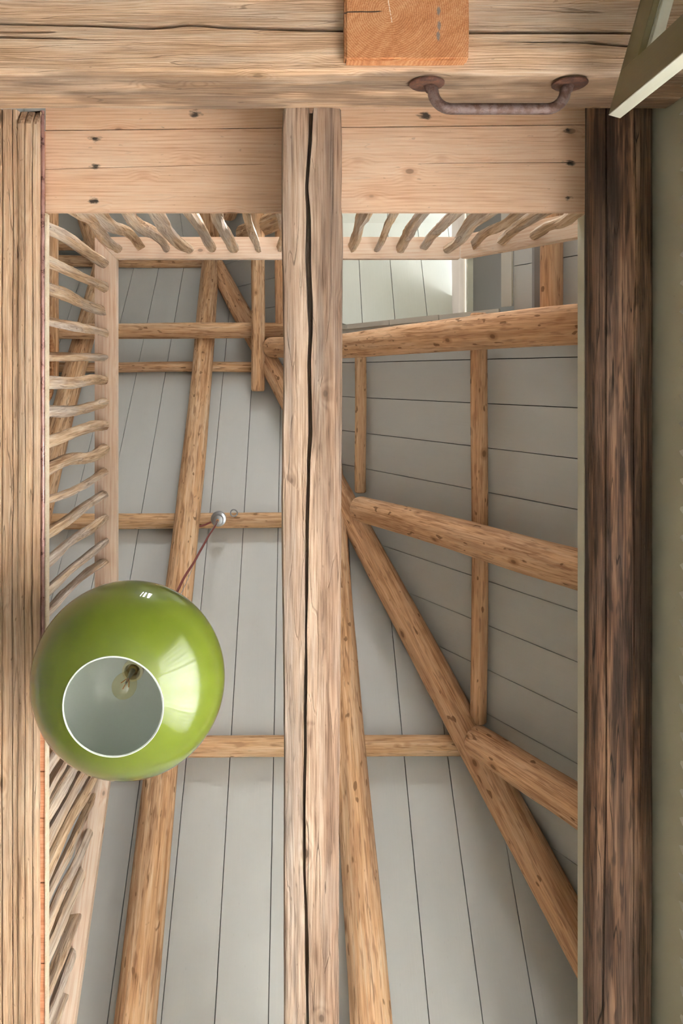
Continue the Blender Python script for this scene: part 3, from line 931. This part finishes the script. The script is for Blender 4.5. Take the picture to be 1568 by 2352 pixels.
DB = 2.235
def PYd(y): return CY + y * FPX / DB
cl = [(250, 649), (300, 646), (500, 645), (620, 647), (800, 650), (1000, 647), (1150, 645), (1300, 646), (1500, 649), (1700, 651), (2000, 650), (2352, 651), (2700, 650)]
cr = [(250, 784), (330, 786), (480, 785), (490, 788), (800, 787), (1000, 786), (1200, 785), (1500, 783), (1700, 781), (2000, 779), (2352, 779), (2700, 778)]
ccrk = [(250, 714), (330, 712), (430, 704), (500, 708), (600, 708), (700, 711), (760, 713), (830, 710), (900, 711), (1000, 713), (1060, 709), (1120, 708),
        (1200, 705), (1300, 704), (1400, 703), (1550, 702), (1640, 700), (1720, 701), (1800, 699), (1900, 698), (2000, 699), (2100, 703), (2200, 704), (2352, 706)]
cwid = [(250, 9), (400, 6), (430, 5), (500, 9), (600, 11), (700, 11), (750, 9), (800, 8), (900, 7), (1000, 8), (1080, 6), (1200, 6), (1300, 7), (1400, 5), (1500, 4), (1600, 6), (1700, 6),
        (1850, 5), (1950, 5), (2100, 6), (2352, 6)]
ccrk2 = [(250, 661), (400, 662), (470, 658), (600, 653), (900, 650), (2352, 652)]
def center_section(y):
    p = PYd(y)
    l, r = XX(interp(cl, p), DB) + .0015 * nz(y * 9, 1), XX(interp(cr, p), DB) + .0015 * nz(y * 9, 7)
    c, wv = XX(interp(ccrk, p) + 1.2 * nz(y * 7, 3.3), DB), interp(cwid, p) * DB / FPX * (1.25 + .4 * nz(y * 6, 9.))
    def h(x): return DB + .0032 * nz(y * 3.5, x * 18) + .0022 * nz(y * 14, x * 50, 2.) + .0015
    pts = [(l + .004, DB + .21), (l, DB + .10), (l + .001, DB + .012), (l + .006, DB + .003)]
    for k in range(1, 9): x = l + .006 + (c - wv / 2 - l - .006) * k / 8; pts.append((x, h(x)))
    pts += [(c - wv * .30, DB + .05), (c + wv * .30, DB + .05)]
    bev = .034
    for k in range(0, 9): x = c + wv / 2 + (r - bev - c - wv / 2) * k / 8; pts.append((x, h(x)))
    for k in range(1, 5): x = r - bev + (bev - .004) * k / 4; pts.append((x, DB + .010 * k / 4 + .002 * nz(y * 10, x * 40)))
    pts += [(r, DB + .022), (r - .001, DB + .10), (r - .004, DB + .21)]
    return pts
long_beam('timber_beam', YY(247, DB), 2.75, center_section, MAT['hewn'], 240, label='weathered square beam split by a long crack down the middle', cat='beam')

DBL = 2.42
def left_section(y):
    p = CY + y * FPX / DBL
    e = 1.5 * nz(y * 2.4, 5.) + 1.0 * nz(y * 9, 2.)
    notch = max(0, 1 - (p - 252) / 30.0)
    x0 = -1.25
    out = [(x0, DBL + .078), (x0, DBL)]
    qs = (-60, -20, 2, 4.5, 7, 18, 26, 28, 30, 36, 41, 44, 50, 57, 58.5, 60, 66, 72, 74, 76, 82, 86)
    hs_ = [0, 0, 0, .010, 0, .001, .001, .014, .003, .004, .006, -.004, -.006, -.006, .004, -.006, -.005, -.003, .008, .001, .003, .008]
    for q, hh in zip(qs, hs_):
        x = XX(q, DBL)
        hh2 = hh + .003 * nz(y * 3.2, x * 22) + .002 * nz(y * 13, x * 60)
        xx = x + .0035 * nz(y * 2.2, x * 8, 4.)
        if q > 38: hh2 += notch * .03
        out.append((xx, DBL + hh2))
    out += [(XX(92.5 + e, DBL + .02), DBL + .02), (XX(92 + e, DBL + .045), DBL + .045), (XX(90, DBL + .078), DBL + .078)]
    return out
long_beam('timber_beam', YY(250, DBL), 2.75, left_section, MAT['left'], 220, label='ochre hewn beam at the left edge beside the pipe', cat='beam')

dl_l = [(240, 1353), (700, 1352), (1300, 1353), (2000, 1348), (2352, 1348), (2700, 1348)]
dl_r = [(240, 1503), (700, 1502), (1300, 1503), (1800, 1502), (2000, 1499), (2352, 1497), (2700, 1496)]
def dark_section(y):
    p = PYd(y)
    dc = 2.33
    a, b = XX(interp(dl_l, p), dc - .02), XX(interp(dl_r, p), dc - .02)
    b = min(b, WX - .003)
    r = (b - a) / 2; c = (a + b) / 2
    grooves = [(-2.30 + .10 * nz(y * 1.3, 2.), .035, .012), (-1.45 + .10 * nz(y * 1.2, 8.), .022, .012), (-1.22 + .08 * nz(y * 1.5, 5.), .016, .009)]
    pts = []
    angs = [math.pi * 2 * k / 40 for k in range(40)]
    out = []
    for g, wv, dp in grooves:
        out += [g - wv, g - wv * .35, g + wv * .35, g + wv]
    angs = sorted([((x + 2 * math.pi) % (2 * math.pi)) for x in angs + out])
    for ang in angs:
        k = 1 + .012 * nz(y * 2.1, math.cos(ang) * 2, math.sin(ang) * 2) + .008 * nz(y * 9, math.cos(ang) * 7, math.sin(ang) * 7)
        rr = r * k
        for g, wv, dp in grooves:
            dlt = abs(((ang - g + math.pi) % (2 * math.pi)) - math.pi)
            if dlt < wv * .5: rr -= dp
        px_ = c + rr * math.cos(ang)
        pts.append((min(px_, WX - .001), dc + rr * .86 * math.sin(ang)))
    return pts
long_beam('round_log_beam', -1.02, 2.75, dark_section, MAT['darklog'], 150, label='thick dark brown round log along the olive wall', cat='beam')

# sawn post end
px0, px1 = XX(791, 1.93), XX(1077, 1.93)
yv = YY(137, 1.93)
def post():
    o = box('sawn_post', px0, px1, yv - .29, yv, 1.93, 1.972, None, None, 0.0, label='square post with orange sawn end grain against the cross beam', cat='post')
    bm = bmesh.new(); bm.from_mesh(o.data)
    bmesh.ops.bevel(bm, geom=[e for e in bm.edges], offset=.006, segments=2, affect='EDGES')
    bmesh.ops.subdivide_edges(bm, edges=bm.edges[:], cuts=4, use_grid_fill=True)
    for v in bm.verts:
        v.co += Vector((nz(v.co.x * 40, v.co.y * 40, v.co.z * 60), nz(v.co.y * 40, v.co.x * 30, 5), nz(v.co.x * 30, v.co.y * 30, 9) * .5)) * .0022
    bm.to_mesh(o.data); bm.free()
    o.data.materials.append(MAT['end'])
    return o
post()

# grab handle
hz_ = 2.022
h = empty('grab_handle', V(XX(1145, hz_), YFACE + .01, hz_), label='rusty iron grab handle bolted to the cross beam', cat='handle')
hxa, hxb = XX(983, hz_), XX(1306, hz_)
yo = YY(252, hz_)
pts = []
for t in range(0, 3): pts.append(V(hxa - .002 + .004 * t, YFACE - .002 + .012 * t, hz_ - .002 * t))
R = .05
cxl, cxr = hxa + .012, hxb - .012
for k in range(0, 9):
    a = math.pi - math.pi / 2 * k / 8
    pts.append(V(cxl + R + R * math.cos(a), yo - R + R * math.sin(a), hz_ - .006))
for k in range(1, 8): pts.append(V(cxl + R + (cxr - cxl - 2 * R) * k / 8, yo + .0006 * nz(k, 1), hz_ - .006))
for k in range(0, 9):
    a = math.pi / 2 - math.pi / 2 * k / 8
    pts.append(V(cxr - R + R * math.cos(a), yo - R + R * math.sin(a), hz_ - .006))
for t in range(2, -1, -1): pts.append(V(hxb + .002 - .004 * t, YFACE - .002 + .012 * t, hz_ - .002 * t))
tube('bar', pts, 0.0152, MAT['rust'], h, 18)
for xp in (XX(980, hz_), XX(1308, hz_)):
    me_pts = []
    rings = []
    for dy, rr in ((0.0, .0475), (0.004, .0475), (0.007, .044), (0.0085, .02)):
        rings.append([(rr * math.cos(2 * math.pi * j / 36) * (1 + .015 * nz(j, xp)), dy, rr * math.sin(2 * math.pi * j / 36)) for j in range(36)])
    v, f = loft(rings)
    sharp(mesh_obj('mounting_plate', v, f, MAT['rust_plate'], h, True, Matrix.Translation(V(xp, YFACE + .004, hz_ + .0))), 40)

# copper pipe beside the left beam
DP = 2.475
pp = [V(XX(97.6 + (0.5 if 400 < q < 1300 else 0) + .6 * nz(q * .004, 2.), DP), YY(q, DP), DP) for q in range(255, 1500, 30)]
cp = empty('copper_pipe', pp[len(pp) // 2], label='thin tarnished copper pipe running along the left beam', cat='pipe')
tube('pipe_run', pp, 0.0068, MAT['copper'], cp, 12)
tube('coupling', [V(XX(97.8, DP), YY(1236, DP), DP), V(XX(97.8, DP), YY(1254, DP), DP)], 0.0086, MAT['copper'], cp, 14)

# ================================================================== ROOF TIMBERS
def rafter(plane, a, b, r0, r1, off, mat, label, name='log_rafter', cat='rafter', **kw):
    return log(name, on(plane, *a, off), on(plane, *b, off), r0, r1, mat, label=label, cat=cat, **kw)
OFF_R = 0.185
rafter('S', (487, 600), (286, 2520), .074, .083, OFF_R, MAT['log'], 'round rafter passing behind the green lamp', seed=3.1)
rafter('S', (240, 585), (40, 1350), .076, .082, OFF_R, MAT['log'], 'round rafter behind the left balusters')
rafter('S', (752, 1010), (868, 2520), .074, .084, OFF_R, MAT['log'], 'round rafter emerging from behind the split beam at the bottom', seed=12.4)
rafter('N', (488, 596), (470, 380), .075, .08, OFF_R, MAT['log'], 'far rafter rising behind the handrail to the apex')
rafter('N', (226, 594), (165, 380), .075, .08, OFF_R, MAT['log'], 'far rafter behind the corner of the handrail')
# hip logs
def hip_pt(px, py, drop=0.235):
    # point in the vertical plane of the hip, drop below the roof surfaces
    p = on('S', px, py, 0.19)
    return p
hA = V(hipX(6.62), hipS(6.62), 6.62 - .24); hB = V(hipX(2.6), hipS(2.6), 2.6 - .22)
log('hip_rafter', hA, hB, .072, .086, MAT['log_red'], label='long diagonal hip log between the grey and the shaded slope', cat='rafter', seed=21.7)
log('hip_rafter', V(hipX(6.40), hipN(6.40), 6.40 - .22), V(hipX(4.4), hipN(4.4), 4.4 - .22), .075, .08, MAT['log'], label='short far hip log leaning away behind the handrail', cat='rafter')
# jack rafters of the end slope
rafter('E', (622, 795), (1420, 752), .072, .086, OFF_R, MAT['log_red'], 'thick horizontal log just under the dormer', seed=5.5)
rafter('E', (828, 1168), (1420, 1333), .074, .086, OFF_R, MAT['log_red'], 'warm brown jack rafter branching off near the middle of the hip log', seed=8.2)
rafter('E', (1093, 1703), (1420, 1911), .072, .084, OFF_R, MAT['log_red'], 'short lower jack rafter branching off the hip log', seed=15.2)
rafter('E', (560, 536), (735, 462), .07, .075, OFF_R, MAT['log'], 'far jack rafter behind the handrail left of the split beam')

# purlin poles between rafters and boards
OFF_P = 0.06
def purlin(plane, a, b, r, label, off=OFF_P, mat='purlin', **kw):
    return log('purlin_pole', on(plane, *a, off), on(plane, *b, off), r, r * .96, MAT[mat], label=label, cat='pole', seg=16, **kw)
purlin('S', (-60, 843), (586, 843), .040, 'thin horizontal pole just above the middle of the long slope', mat='log')
purlin('S', (-60, 1196), (760, 1196), .050, 'horizontal pole carrying the ceiling cup of the lamp', bend=0.002)
purlin('S', (-60, 1713), (1060, 1713), .0505, 'lowest horizontal pole crossing behind the green lamp', bend=0.002)
purlin('S', (-40, 602), (470, 600), .05, 'shaded pole under the ridge', mat='log', off=.05)
purlin('N', (-40, 566), (215, 566), .045, 'shaded pole beyond the ridge', mat='log', off=.07)
purlin('E', (828, 812), (828, 1128), .036, 'slim upright pole on the end slope beside the split beam', bend=0.002)
purlin('E', (1100, 724), (1100, 1655), .042, 'long upright pole on the end slope', bend=0.002, mat='log_red')
purlin('E', (1266, 470), (1266, 735), .050, 'short stout pole right of the dormer', bend=0.002, mat='log_red')
purlin('E', (641, 470), (641, 770), .032, 'slim pole beside the split beam under the handrail', bend=0.002, mat='log_red')
# collar log and ties below the rafters
dcol = 5.50
log('collar_log', at(-60, 760, dcol), at(672, 760, dcol), .056, .060, MAT['log'], label='horizontal collar log crossing the rafters under the apex', cat='beam', seed=33.0, bend=.002)
dt = 5.385
log('tie_log', at(592, 380, dt), at(592.5, 893, dt), .050, .050, MAT['log'], label='upright tie log with a free rounded end near the apex', cat='beam', seed=44.0, bend=.001, rounded=.35)
log('tie_log', at(118, 380, dt), at(118, 868, dt), .050, .050, MAT['log'], label='tie log behind the upper left balusters', cat='beam', seed=47.0, bend=.001, rounded=.3)

# ================================================================== RAILING
ZR = 3.36
BX, BY = -0.872, -0.573
rl = empty('stair_railing', V(-0.87, -0.57, 2.53), label='landing railing of crooked branch balusters with new pine handrail', cat='railing')
def rail_poly(name, poly_d, t=0.045):
    """rail piece from a list of 4 (x, y, d) corners of its underside, extruded upwards"""
    pts = [V(*p) for p in poly_d]
    L = (pts[1] - pts[0])
    x = ((pts[1] - pts[0]) + (pts[2] - pts[3])).normalized()
    z = Vector((0, 0, 1)); 
    y = z.cross(x).normalized(); z = x.cross(y)
    R = Matrix((x, y, z)).transposed()
    c = sum(pts, Vector()) / 4
    v = [R.inverted() @ (p - c) for p in pts] + [R.inverted() @ (p - c) + Vector((0, 0, t)) for p in pts]
    f = [(0, 1, 2, 3), (7, 6, 5, 4)] + [(i, (i + 1) % 4, (i + 1) % 4 + 4, i + 4) for i in range(4)]
    m = R.to_4x4(); m.translation = c
    o = mesh_obj(name, v, f, MAT['rail'], rl, False, m)
    bm = bmesh.new(); bm.from_mesh(o.data)
    bmesh.ops.bevel(bm, geom=bm.edges[:], offset=.0025, segments=2, affect='EDGES')
    bm.to_mesh(o.data); bm.free()
    return o
xi, xo = XX(267, ZR), XX(217, ZR)     # inner and outer edge of left rail
yi, yo_ = YY(594, ZR), YY(544, ZR)
YK, XK = 1.61, XX(1056, ZR)           # where the rails begin to descend
g = .0008
rail_poly('handrail', [(xo, yo_ + g, ZR), (xo, YK, ZR), (xi, YK, ZR), (xi, yi + g, ZR)])
rail_poly('handrail', [(xo + g, yo_, ZR), (XK, yo_, ZR), (XK, yi, ZR), (xi + g, yi, ZR)])
YE, ZEd = 2.60, 2.545
sl = (ZEd - ZR) / (YE - YK) * 1.0
rail_poly('handrail', [(xo, YK + g, ZR), (xo, YE, ZEd), (xi, YE, ZEd), (xi, YK + g, ZR)])
XE, ZEx = 1.13, 2.86
rail_poly('handrail', [(XK + g, yo_ - .008, ZR + .004), (XE, yo_ - .012, ZEx), (XE, yi - .012, ZEx), (XK + g, yi - .002, ZR + .004)], 0.05)

def rail_z_left(y): return ZR if y < YK else ZR + (ZEd - ZR) * (y - YK) / (YE - YK)
def rail_z_back(x): return ZR if x < XK else ZR + (ZEx - ZR) * (x - XK) / (XE - XK)

def branch(A, B, r, flat=0.75, wig=0.022, seed=0.0):
    """split branch: gently kinked, knobbly, with one flat riven side"""
    m, L = frame(A, B, Vector((1, 0, 0)))
    n = 18
    rg = random.Random(int(seed * 100))
    k1, k2 = rg.uniform(.25, .45), rg.uniform(.6, .8)
    ctl = [(0, 0, 0), (k1, rg.uniform(-1, 1) * wig, rg.uniform(-1, 1) * wig), (k2, rg.uniform(-1, 1) * wig, rg.uniform(-1, 1) * wig), (1, 0, 0)]
    cyp = [(c[0], c[1]) for c in ctl]; czp = [(c[0], c[2]) for c in ctl]
    def sm(pts, t): return (interp(pts, max(0, t - .09)) + interp(pts, t) + interp(pts, min(1, t + .09))) / 3
    rings = []
    f0 = rg.uniform(0, 6.28)
    tap = rg.uniform(-.18, .12)
    for i in range(n + 1):
        t = i / n
        rb = r * (1 + .16 * nz(seed + 20, t * 3) + .08 * nz(seed + 22, t * 11)) * (1 + tap * (t - .5) * 2)
        ring = []
        for j in range(10):
            a = 2 * math.pi * j / 10
            k = 1 + .22 * nz(seed + t * 2.5, math.cos(a) * 1.3, math.sin(a) * 1.3) + .12 * nz(seed + t * 13, math.cos(a) * 3, math.sin(a) * 3)
            yv_, zv_ = rb * k * math.cos(a), rb * k * math.sin(a)
            ca, sa = math.cos(f0), math.sin(f0)
            u = yv_ * ca + zv_ * sa
            lim = rb * (.35 + .12 * nz(seed + 3, t * 6))
            if u > lim:
                yv_ -= (u - lim) * ca; zv_ -= (u - lim) * sa
            ring.append(((t - .5) * L, sm(cyp, t) + yv_, sm(czp, t) + zv_))
        rings.append(ring)
    v, f = loft(rings)
    o = mesh_obj('baluster', v, f, MAT['drift'], rl, True, m)
    return sharp(o, 24)

DBOT = 2.525
left_b = [(525, 606), (598, 659), (663, 715), (740, 767), (816, 818), (877, 874), (943, 924), (1016, 978), (1080, 1031), (1149, 1086), (1228, 1137),
          (1292, 1190), (1357, 1243), (1418, 1296)]
k = 0
for pb, pt in left_b:
    yb0 = YY(pb, 2.57); yt0 = YY(pt, ZR)
    branch(V(BX + .004, yb0 - (yt0 - yb0) * .05, DBOT), V(BX, yt0, ZR - .001 + .0), .0225 + .004 * nz(k * 3.3, 1.), seed=k * 7.31 + 1, wig=.017)
    k += 1
# those the lamp hides partly, then the ones on the descending rail
low = [1490, 1560, 1630, 1695, 1760, 1815, 1872, 1932, 1999, 2063, 2129, 2199, 2273, 2333, 2395]
for pb in low:
    y0 = YY(pb, 2.57)
    zt = rail_z_left(y0)
    if zt < DBOT + .08: continue
    branch(V(BX + .004, y0, DBOT), V(BX, y0 + .004, zt - .002), .0225 + .005 * nz(k * 3.3, 1.), seed=k * 7.31 + 1, wig=.012)
    k += 1
back_b = [(178, 270), (240, 324), (301, 380), (365, 434), (436, 487), (502, 536), (574, 594), (638, 643)]
right_b = [(839, 806), (903, 865), (975, 921), (1049, 972), (1120, 1028), (1191, 1084), (1253, 1181), (1314, 1278)]
bw = [.028, .027, .027, .031, .025, .028, .024, .021, .030, .024, .031, .025, .030, .023, .029, .027]
for i, (pb, pt) in enumerate(back_b + right_b):
    xb0 = XX(pb, 2.63)
    if i < 13: xt0, zt = XX(pt, ZR), ZR
    else:
        xt0 = xb0 + .0; zt = rail_z_back(xt0)
    branch(V(xb0 - (xt0 - xb0) * .12, BY - .004, DBOT), V(xt0, BY, zt - .001), bw[i] * .86, seed=i * 5.17 + 200, wig=.026 if i < 8 else .015)

# wicker chair on the landing: only the rounded top of its back shows between balusters
wc = empty('wicker_chair', V(-1.25, 0.0, 2.525), label='wicker chair back on the landing behind the left balusters', cat='chair')
wx = -1.048
arch = [V(wx, -.165, 2.60), V(wx, -.172, 3.05)] + [V(wx, -.115 - .06 * math.cos(a), 3.10 + .075 * math.sin(a)) for a in (0.3, .7, 1.1, 1.5)] + \
       [V(wx, .05 + .06 * math.sin(a), 3.10 + .075 * math.cos(a)) for a in (.1, .5, .9, 1.3)] + [V(wx, .115, 3.02), V(wx, .11, 2.60)]
tube('back_frame', arch, .010, MAT['wicker'], wc, 10)
wk = 0
for i in range(26):
    z = 2.99 + .0065 * i if False else 2.70 + .0155 * i
    if z > 3.16: break
    tube('cane_strand', [V(wx + .004 * ((j + i) % 2 * 2 - 1), -.16 + .0265 * j, z) for j in range(11)], .0058, MAT['wicker'], wc, 6)
for j in range(5):
    tube('cane_stake', [V(wx, -.13 + .05 * j, 2.62), V(wx, -.13 + .05 * j, 3.165)], .004, MAT['wicker'], wc, 6)
box('seat', -1.45, -1.06, -.17, .12, 2.92, 2.95, MAT['wicker'], wc, .01)
for sx_ in (-1.43, -1.07):
    for sy_ in (-.15, .10):
        tube('leg', [V(sx_, sy_, 2.526), V(sx_, sy_, 2.92)], .013, MAT['wicker'], wc, 8)

# ================================================================== CURTAIN on the right wall
cu = empty('sheer_curtain', V(WX - .05, 1.3, 2.0), label='white pleated sheer curtain with pointed ruffle on the right wall', cat='curtain')
def curtain():
    vs, fs = [], []
    ny = 560
    y0, y1 = -1.0, 2.95
    per = 65 * 2.05 / FPX
    rows = [(-0.37, 1.0), (0.4, 1.0), (1.2, .95), (1.85, .8), (1.985, .35), (2.0, .25), (2.02, .45), (2.062, .8)]
    for i in range(ny + 1):
        y = y0 + (y1 - y0) * i / ny
        ph = (y - y0) / per * 2 * math.pi
        for kk, (d, amp) in enumerate(rows):
            s = math.sin(ph * .5 + 1.6 * nz(y * 3, 2.)) if kk < 4 else math.sin(ph)
            x = WX - (.052 if kk < 4 else .047) + (.036 if kk < 4 else .006) * amp * s + (.006 if kk < 4 else .002) * nz(y * 6, d)
            dd = d
            if kk == len(rows) - 1:
                fr = (ph / (2 * math.pi)) % 1.0
                tri = max(0.0, 1 - abs(fr - .5) * 4.6)
                dd = 2.022 + .047 * tri + .005 * nz(y * 3, 1)
            vs.append(V(x, y, dd))
    n = len(rows)
    for i in range(ny):
        for kk in range(n - 1):
            a = i * n + kk
            fs.append((a, a + 1, a + n + 1, a + n))
    c = Vector(cu.location)
    return mesh_obj('curtain_cloth', [p - c for p in vs], fs, MAT['curtain'], cu, True, Matrix.Translation(c))
curtain()
tube('curtain_rod', [V(WX - .036, -1.05, 1.992), V(WX - .036, 3.0, 1.992)], .006, MAT['steel'], cu, 10)
for yy_ in (-1.0, 2.97):
    tube('rod_bracket', [V(WX - .048, yy_, 1.992), V(WX - .001, yy_, 1.992)], .005, MAT['steel'], cu, 8)

# ================================================================== OPEN GLAZED DOOR at the top right
DD = 1.895
cA = at(1397, 262, DD)                      # free upper corner of the near face
ddir = Vector((73, -262, 0)).normalized()
dn = Vector((-ddir.y, ddir.x, 0))           # towards +X
th = .032
dr = empty('door_1', cA + Vector((0, 0, -1.9)), label='open glazed door leaf painted olive with cream edges', kind='structure')
def leaf(name, s0, s1, z0, z1, t0, t1, mat):
    o0 = Vector((cA.x, cA.y, 0)) + ddir * s0 + dn * t0
    me = []
    for z in (z0, z1):
        for t in (t0, t1):
            for s in (s0, s1):
                p = Vector((cA.x, cA.y, z + CH)) + ddir * s + dn * t
                me.append(p)
    c = sum(me, Vector()) / 8
    x, y = (ddir, dn) if (s1 - s0) > (z1 - z0) else (Vector((0, 0, 1)), dn)
    z = x.cross(y)
    R = Matrix((x, y, z)).transposed()
    v = [R.inverted() @ (p - c) for p in me]
    f = [(0, 1, 3, 2), (4, 6, 7, 5), (0, 4, 5, 1), (2, 3, 7, 6), (0, 2, 6, 4), (1, 5, 7, 3)]
    m = R.to_4x4(); m.translation = c
    o = mesh_obj(name, v, f, mat, dr, False, m)
    bm = bmesh.new(); bm.from_mesh(o.data)
    bmesh.ops.bevel(bm, geom=bm.edges[:], offset=.0012, segments=1, affect='EDGES')
    bm.to_mesh(o.data); bm.free()
    return o
SW, TW, WL = .112, .098, .80
zb_ = -CH + .02
# inner half olive, outer half cream
for t0, t1, mt in ((0, .0155, MAT['olive_dark']), (.0157, th, MAT['cream'])):
    leaf('stile', 0.0012 if mt is MAT['olive_dark'] else 0, SW, zb_, DD, t0, t1, mt)
    leaf('stile', WL - SW, WL, zb_, DD, t0, t1, mt)
    leaf('top_rail', SW, WL - SW, DD - TW, DD, t0, t1, mt)
    leaf('bottom_rail', SW, WL - SW, zb_, zb_ + .2, t0, t1, mt)
leaf('edge_lipping', -.003, 0.0, zb_, DD, 0, th, MAT['cream'])
leaf('pane', SW - .005, WL - SW + .005, zb_ + .19, DD - TW + .005, .0145, .0175, MAT['window_glass'])
leaf('glazing_bead', SW, WL - SW, DD - TW - .012, DD - TW, .0185, th + .012, MAT['cream'])

# ================================================================== PENDANT LAMP
LX, LY, LZ = -0.481, 0.873, 1.945
lamp = empty('pendant_lamp', V(LX, LY, LZ), label='green glass globe pendant lamp with white lining, hanging on a red cord', cat='lamp')
def globe(ro, rmax, h_mid, h_up, n=40, top_r=.035):
    """profile from the open rim up to the neck"""
    pr = []
    a0 = math.asin(min(.999, ro / rmax))
    for i in range(n + 1):
        t = i / n
        a = a0 + (math.pi - math.asin(top_r / rmax) - a0) * t
        r = rmax * math.sin(a)
        hm = h_mid / math.cos(a0)
        z = h_mid - hm * math.cos(a) if a < math.pi / 2 else h_mid - h_up * math.cos(a)
        pr.append((r, z))
    return pr
outer = globe(.1335, .276, .182, .212)
lathe('glass_shade', outer, MAT['green'], V(LX, LY, LZ), lamp, 96)
inner = [(r - .0045, z + (.0 if i == 0 else .002)) for i, (r, z) in enumerate(globe(.1335, .276, .182, .210))]
lathe('shade_lining', inner, MAT['opal'], V(LX, LY, LZ), lamp, 96)
lathe('shade_rim', [(.1337, 0.0006), (.1337, -.0010), (.1328, -.0018), (.1312, -.0016), (.1306, .0006)], MAT['opal'], V(LX, LY, LZ), lamp, 96)
topz = outer[-1][1]
lathe('cap', [(.0, topz + .018), (.02, topz + .017), (.04, topz + .006), (.042, topz - .001), (.0, topz - .003)], MAT['steel'], V(LX, LY, LZ), lamp, 32)
bx, by = LX + .003, LY - .006
BZ = LZ - 0.02
sk = lathe('socket', [(.0, .335), (.012, .334), (.021, .325), (.0255, .299), (.0265, .257), (.0305, .254), (.0305, .237), (.0235, .233), (.0210, .237), (.0210, .262), (0, .263)], MAT['socket'], V(bx, by, BZ), lamp, 32)
for q in range(8):
    a = 2 * math.pi * q / 8
    tube('socket_rib', [V(bx + .0258 * math.cos(a), by + .0258 * math.sin(a), BZ + .295), V(bx + .0268 * math.cos(a), by + .0268 * math.sin(a), BZ + .261)], .0017, MAT['socket'], sk, 6)
bulb = lathe('bulb', [(.0, .098), (.012, .1002), (.0225, .106), (.0300, .1155), (.0338, .128), (.0338, .140), (.0315, .154), (.0265, .172), (.0205, .192), (.0165, .214), (.0145, .250)], MAT['bulb_glass'], V(bx, by, BZ), lamp, 40)
lathe('bulb_base', [(.0145, .238), (.0150, .260), (.0, .260)], MAT['brass'], V(bx, by, BZ), bulb, 24)
lathe('bulb_stem', [(.0085, .238), (.007, .215), (.004, .190), (.0025, .150), (0, .149)], MAT['wire'], V(bx, by, BZ), bulb, 16)
for q in range(4):
    a = 2 * math.pi * q / 4 + .5
    tube('filament', [V(bx + .004 * math.cos(a), by + .004 * math.sin(a), BZ + .178), V(bx + .0125 * math.cos(a), by + .0125 * math.sin(a), BZ + .140)], .0011, MAT['filament'], bulb, 6)
# cord inside, above and to the ceiling cup
cup = on('S', 502, 1191, .125)
rp = on('S', 503, 1196, .118)
tube('cord', [V(bx, by, BZ + .332), V(LX, LY, LZ + topz), V(LX, LY, LZ + topz + .3)] +
     [V(LX + (cup.x - LX) * t + .012 * nz(t * 5, 3.) * math.sin(math.pi * t), LY + (cup.y - LY) * t + .012 * nz(t * 5, 8.) * math.sin(math.pi * t),
        LZ + topz + .3 + (cup.z - CH - .05 - LZ - topz - .3) * t) for t in [i / 24 for i in range(1, 25)]], .0055, MAT['cord'], lamp, 8)
tube('support_wire', [V(LX + .01 + (cup.x - LX - .01) * t + .01 * math.sin(t * 7), LY + (cup.y - LY) * t + .006 * math.sin(t * 5), LZ + topz + .1 + (cup.z - CH - .04 - LZ - topz - .1) * t) for t in [i / 16 for i in range(17)]],
     .0014, MAT['wire'], lamp, 6)
lathe('ceiling_cup', [(0, -.055), (.012, -.055), (.030, -.052), (.032, -.048), (.032, -.024), (.046, -.020), (.047, -.014), (.047, .005), (0, .005)], MAT['steel'], cup, lamp, 40)
lathe('cord_grip', [(0, -.068), (.006, -.068), (.008, -.064), (.008, -.055), (0, -.055)], MAT['filament'], cup, lamp, 16)
sc0 = on('S', 484, 1199, .105); sc1 = on('S', 446, 1209, .108)
tube('supply_cord', [sc0 + (sc1 - sc0) * t + Vector((0, .008 * math.sin(math.pi * t), -.010 * math.sin(math.pi * t))) for t in [i / 10 for i in range(11)]], .0055, MAT['cord'], lamp, 8)
s2 = on('S', 437, 1216, .20); s3 = on('S', 434, 1400, .20)
tube('supply_cord', [on('S', 446, 1209, .108), on('S', 443, 1213, .13)] + [s2 + (s3 - s2) * t for t in [i / 8 for i in range(9)]], .0045, MAT['cord'], lamp, 8)
# eye hook by the cup
ep = on('S', 537, 1178, .135)
ek = empty('eye_hook', ep, label='small metal eye hook beside the lamp cup', cat='hook')
tube('ring', [ep + Vector((.021 * math.cos(a), .021 * math.sin(a), .004 * math.sin(a * 2))) for a in [2 * math.pi * i / 24 for i in range(25)]], .0042, MAT['wire'], ek, 8)
tube('shank', [ep + Vector((0, .021, 0)), ep + Vector((0, .028, .045))], .0035, MAT['wire'], ek, 8)
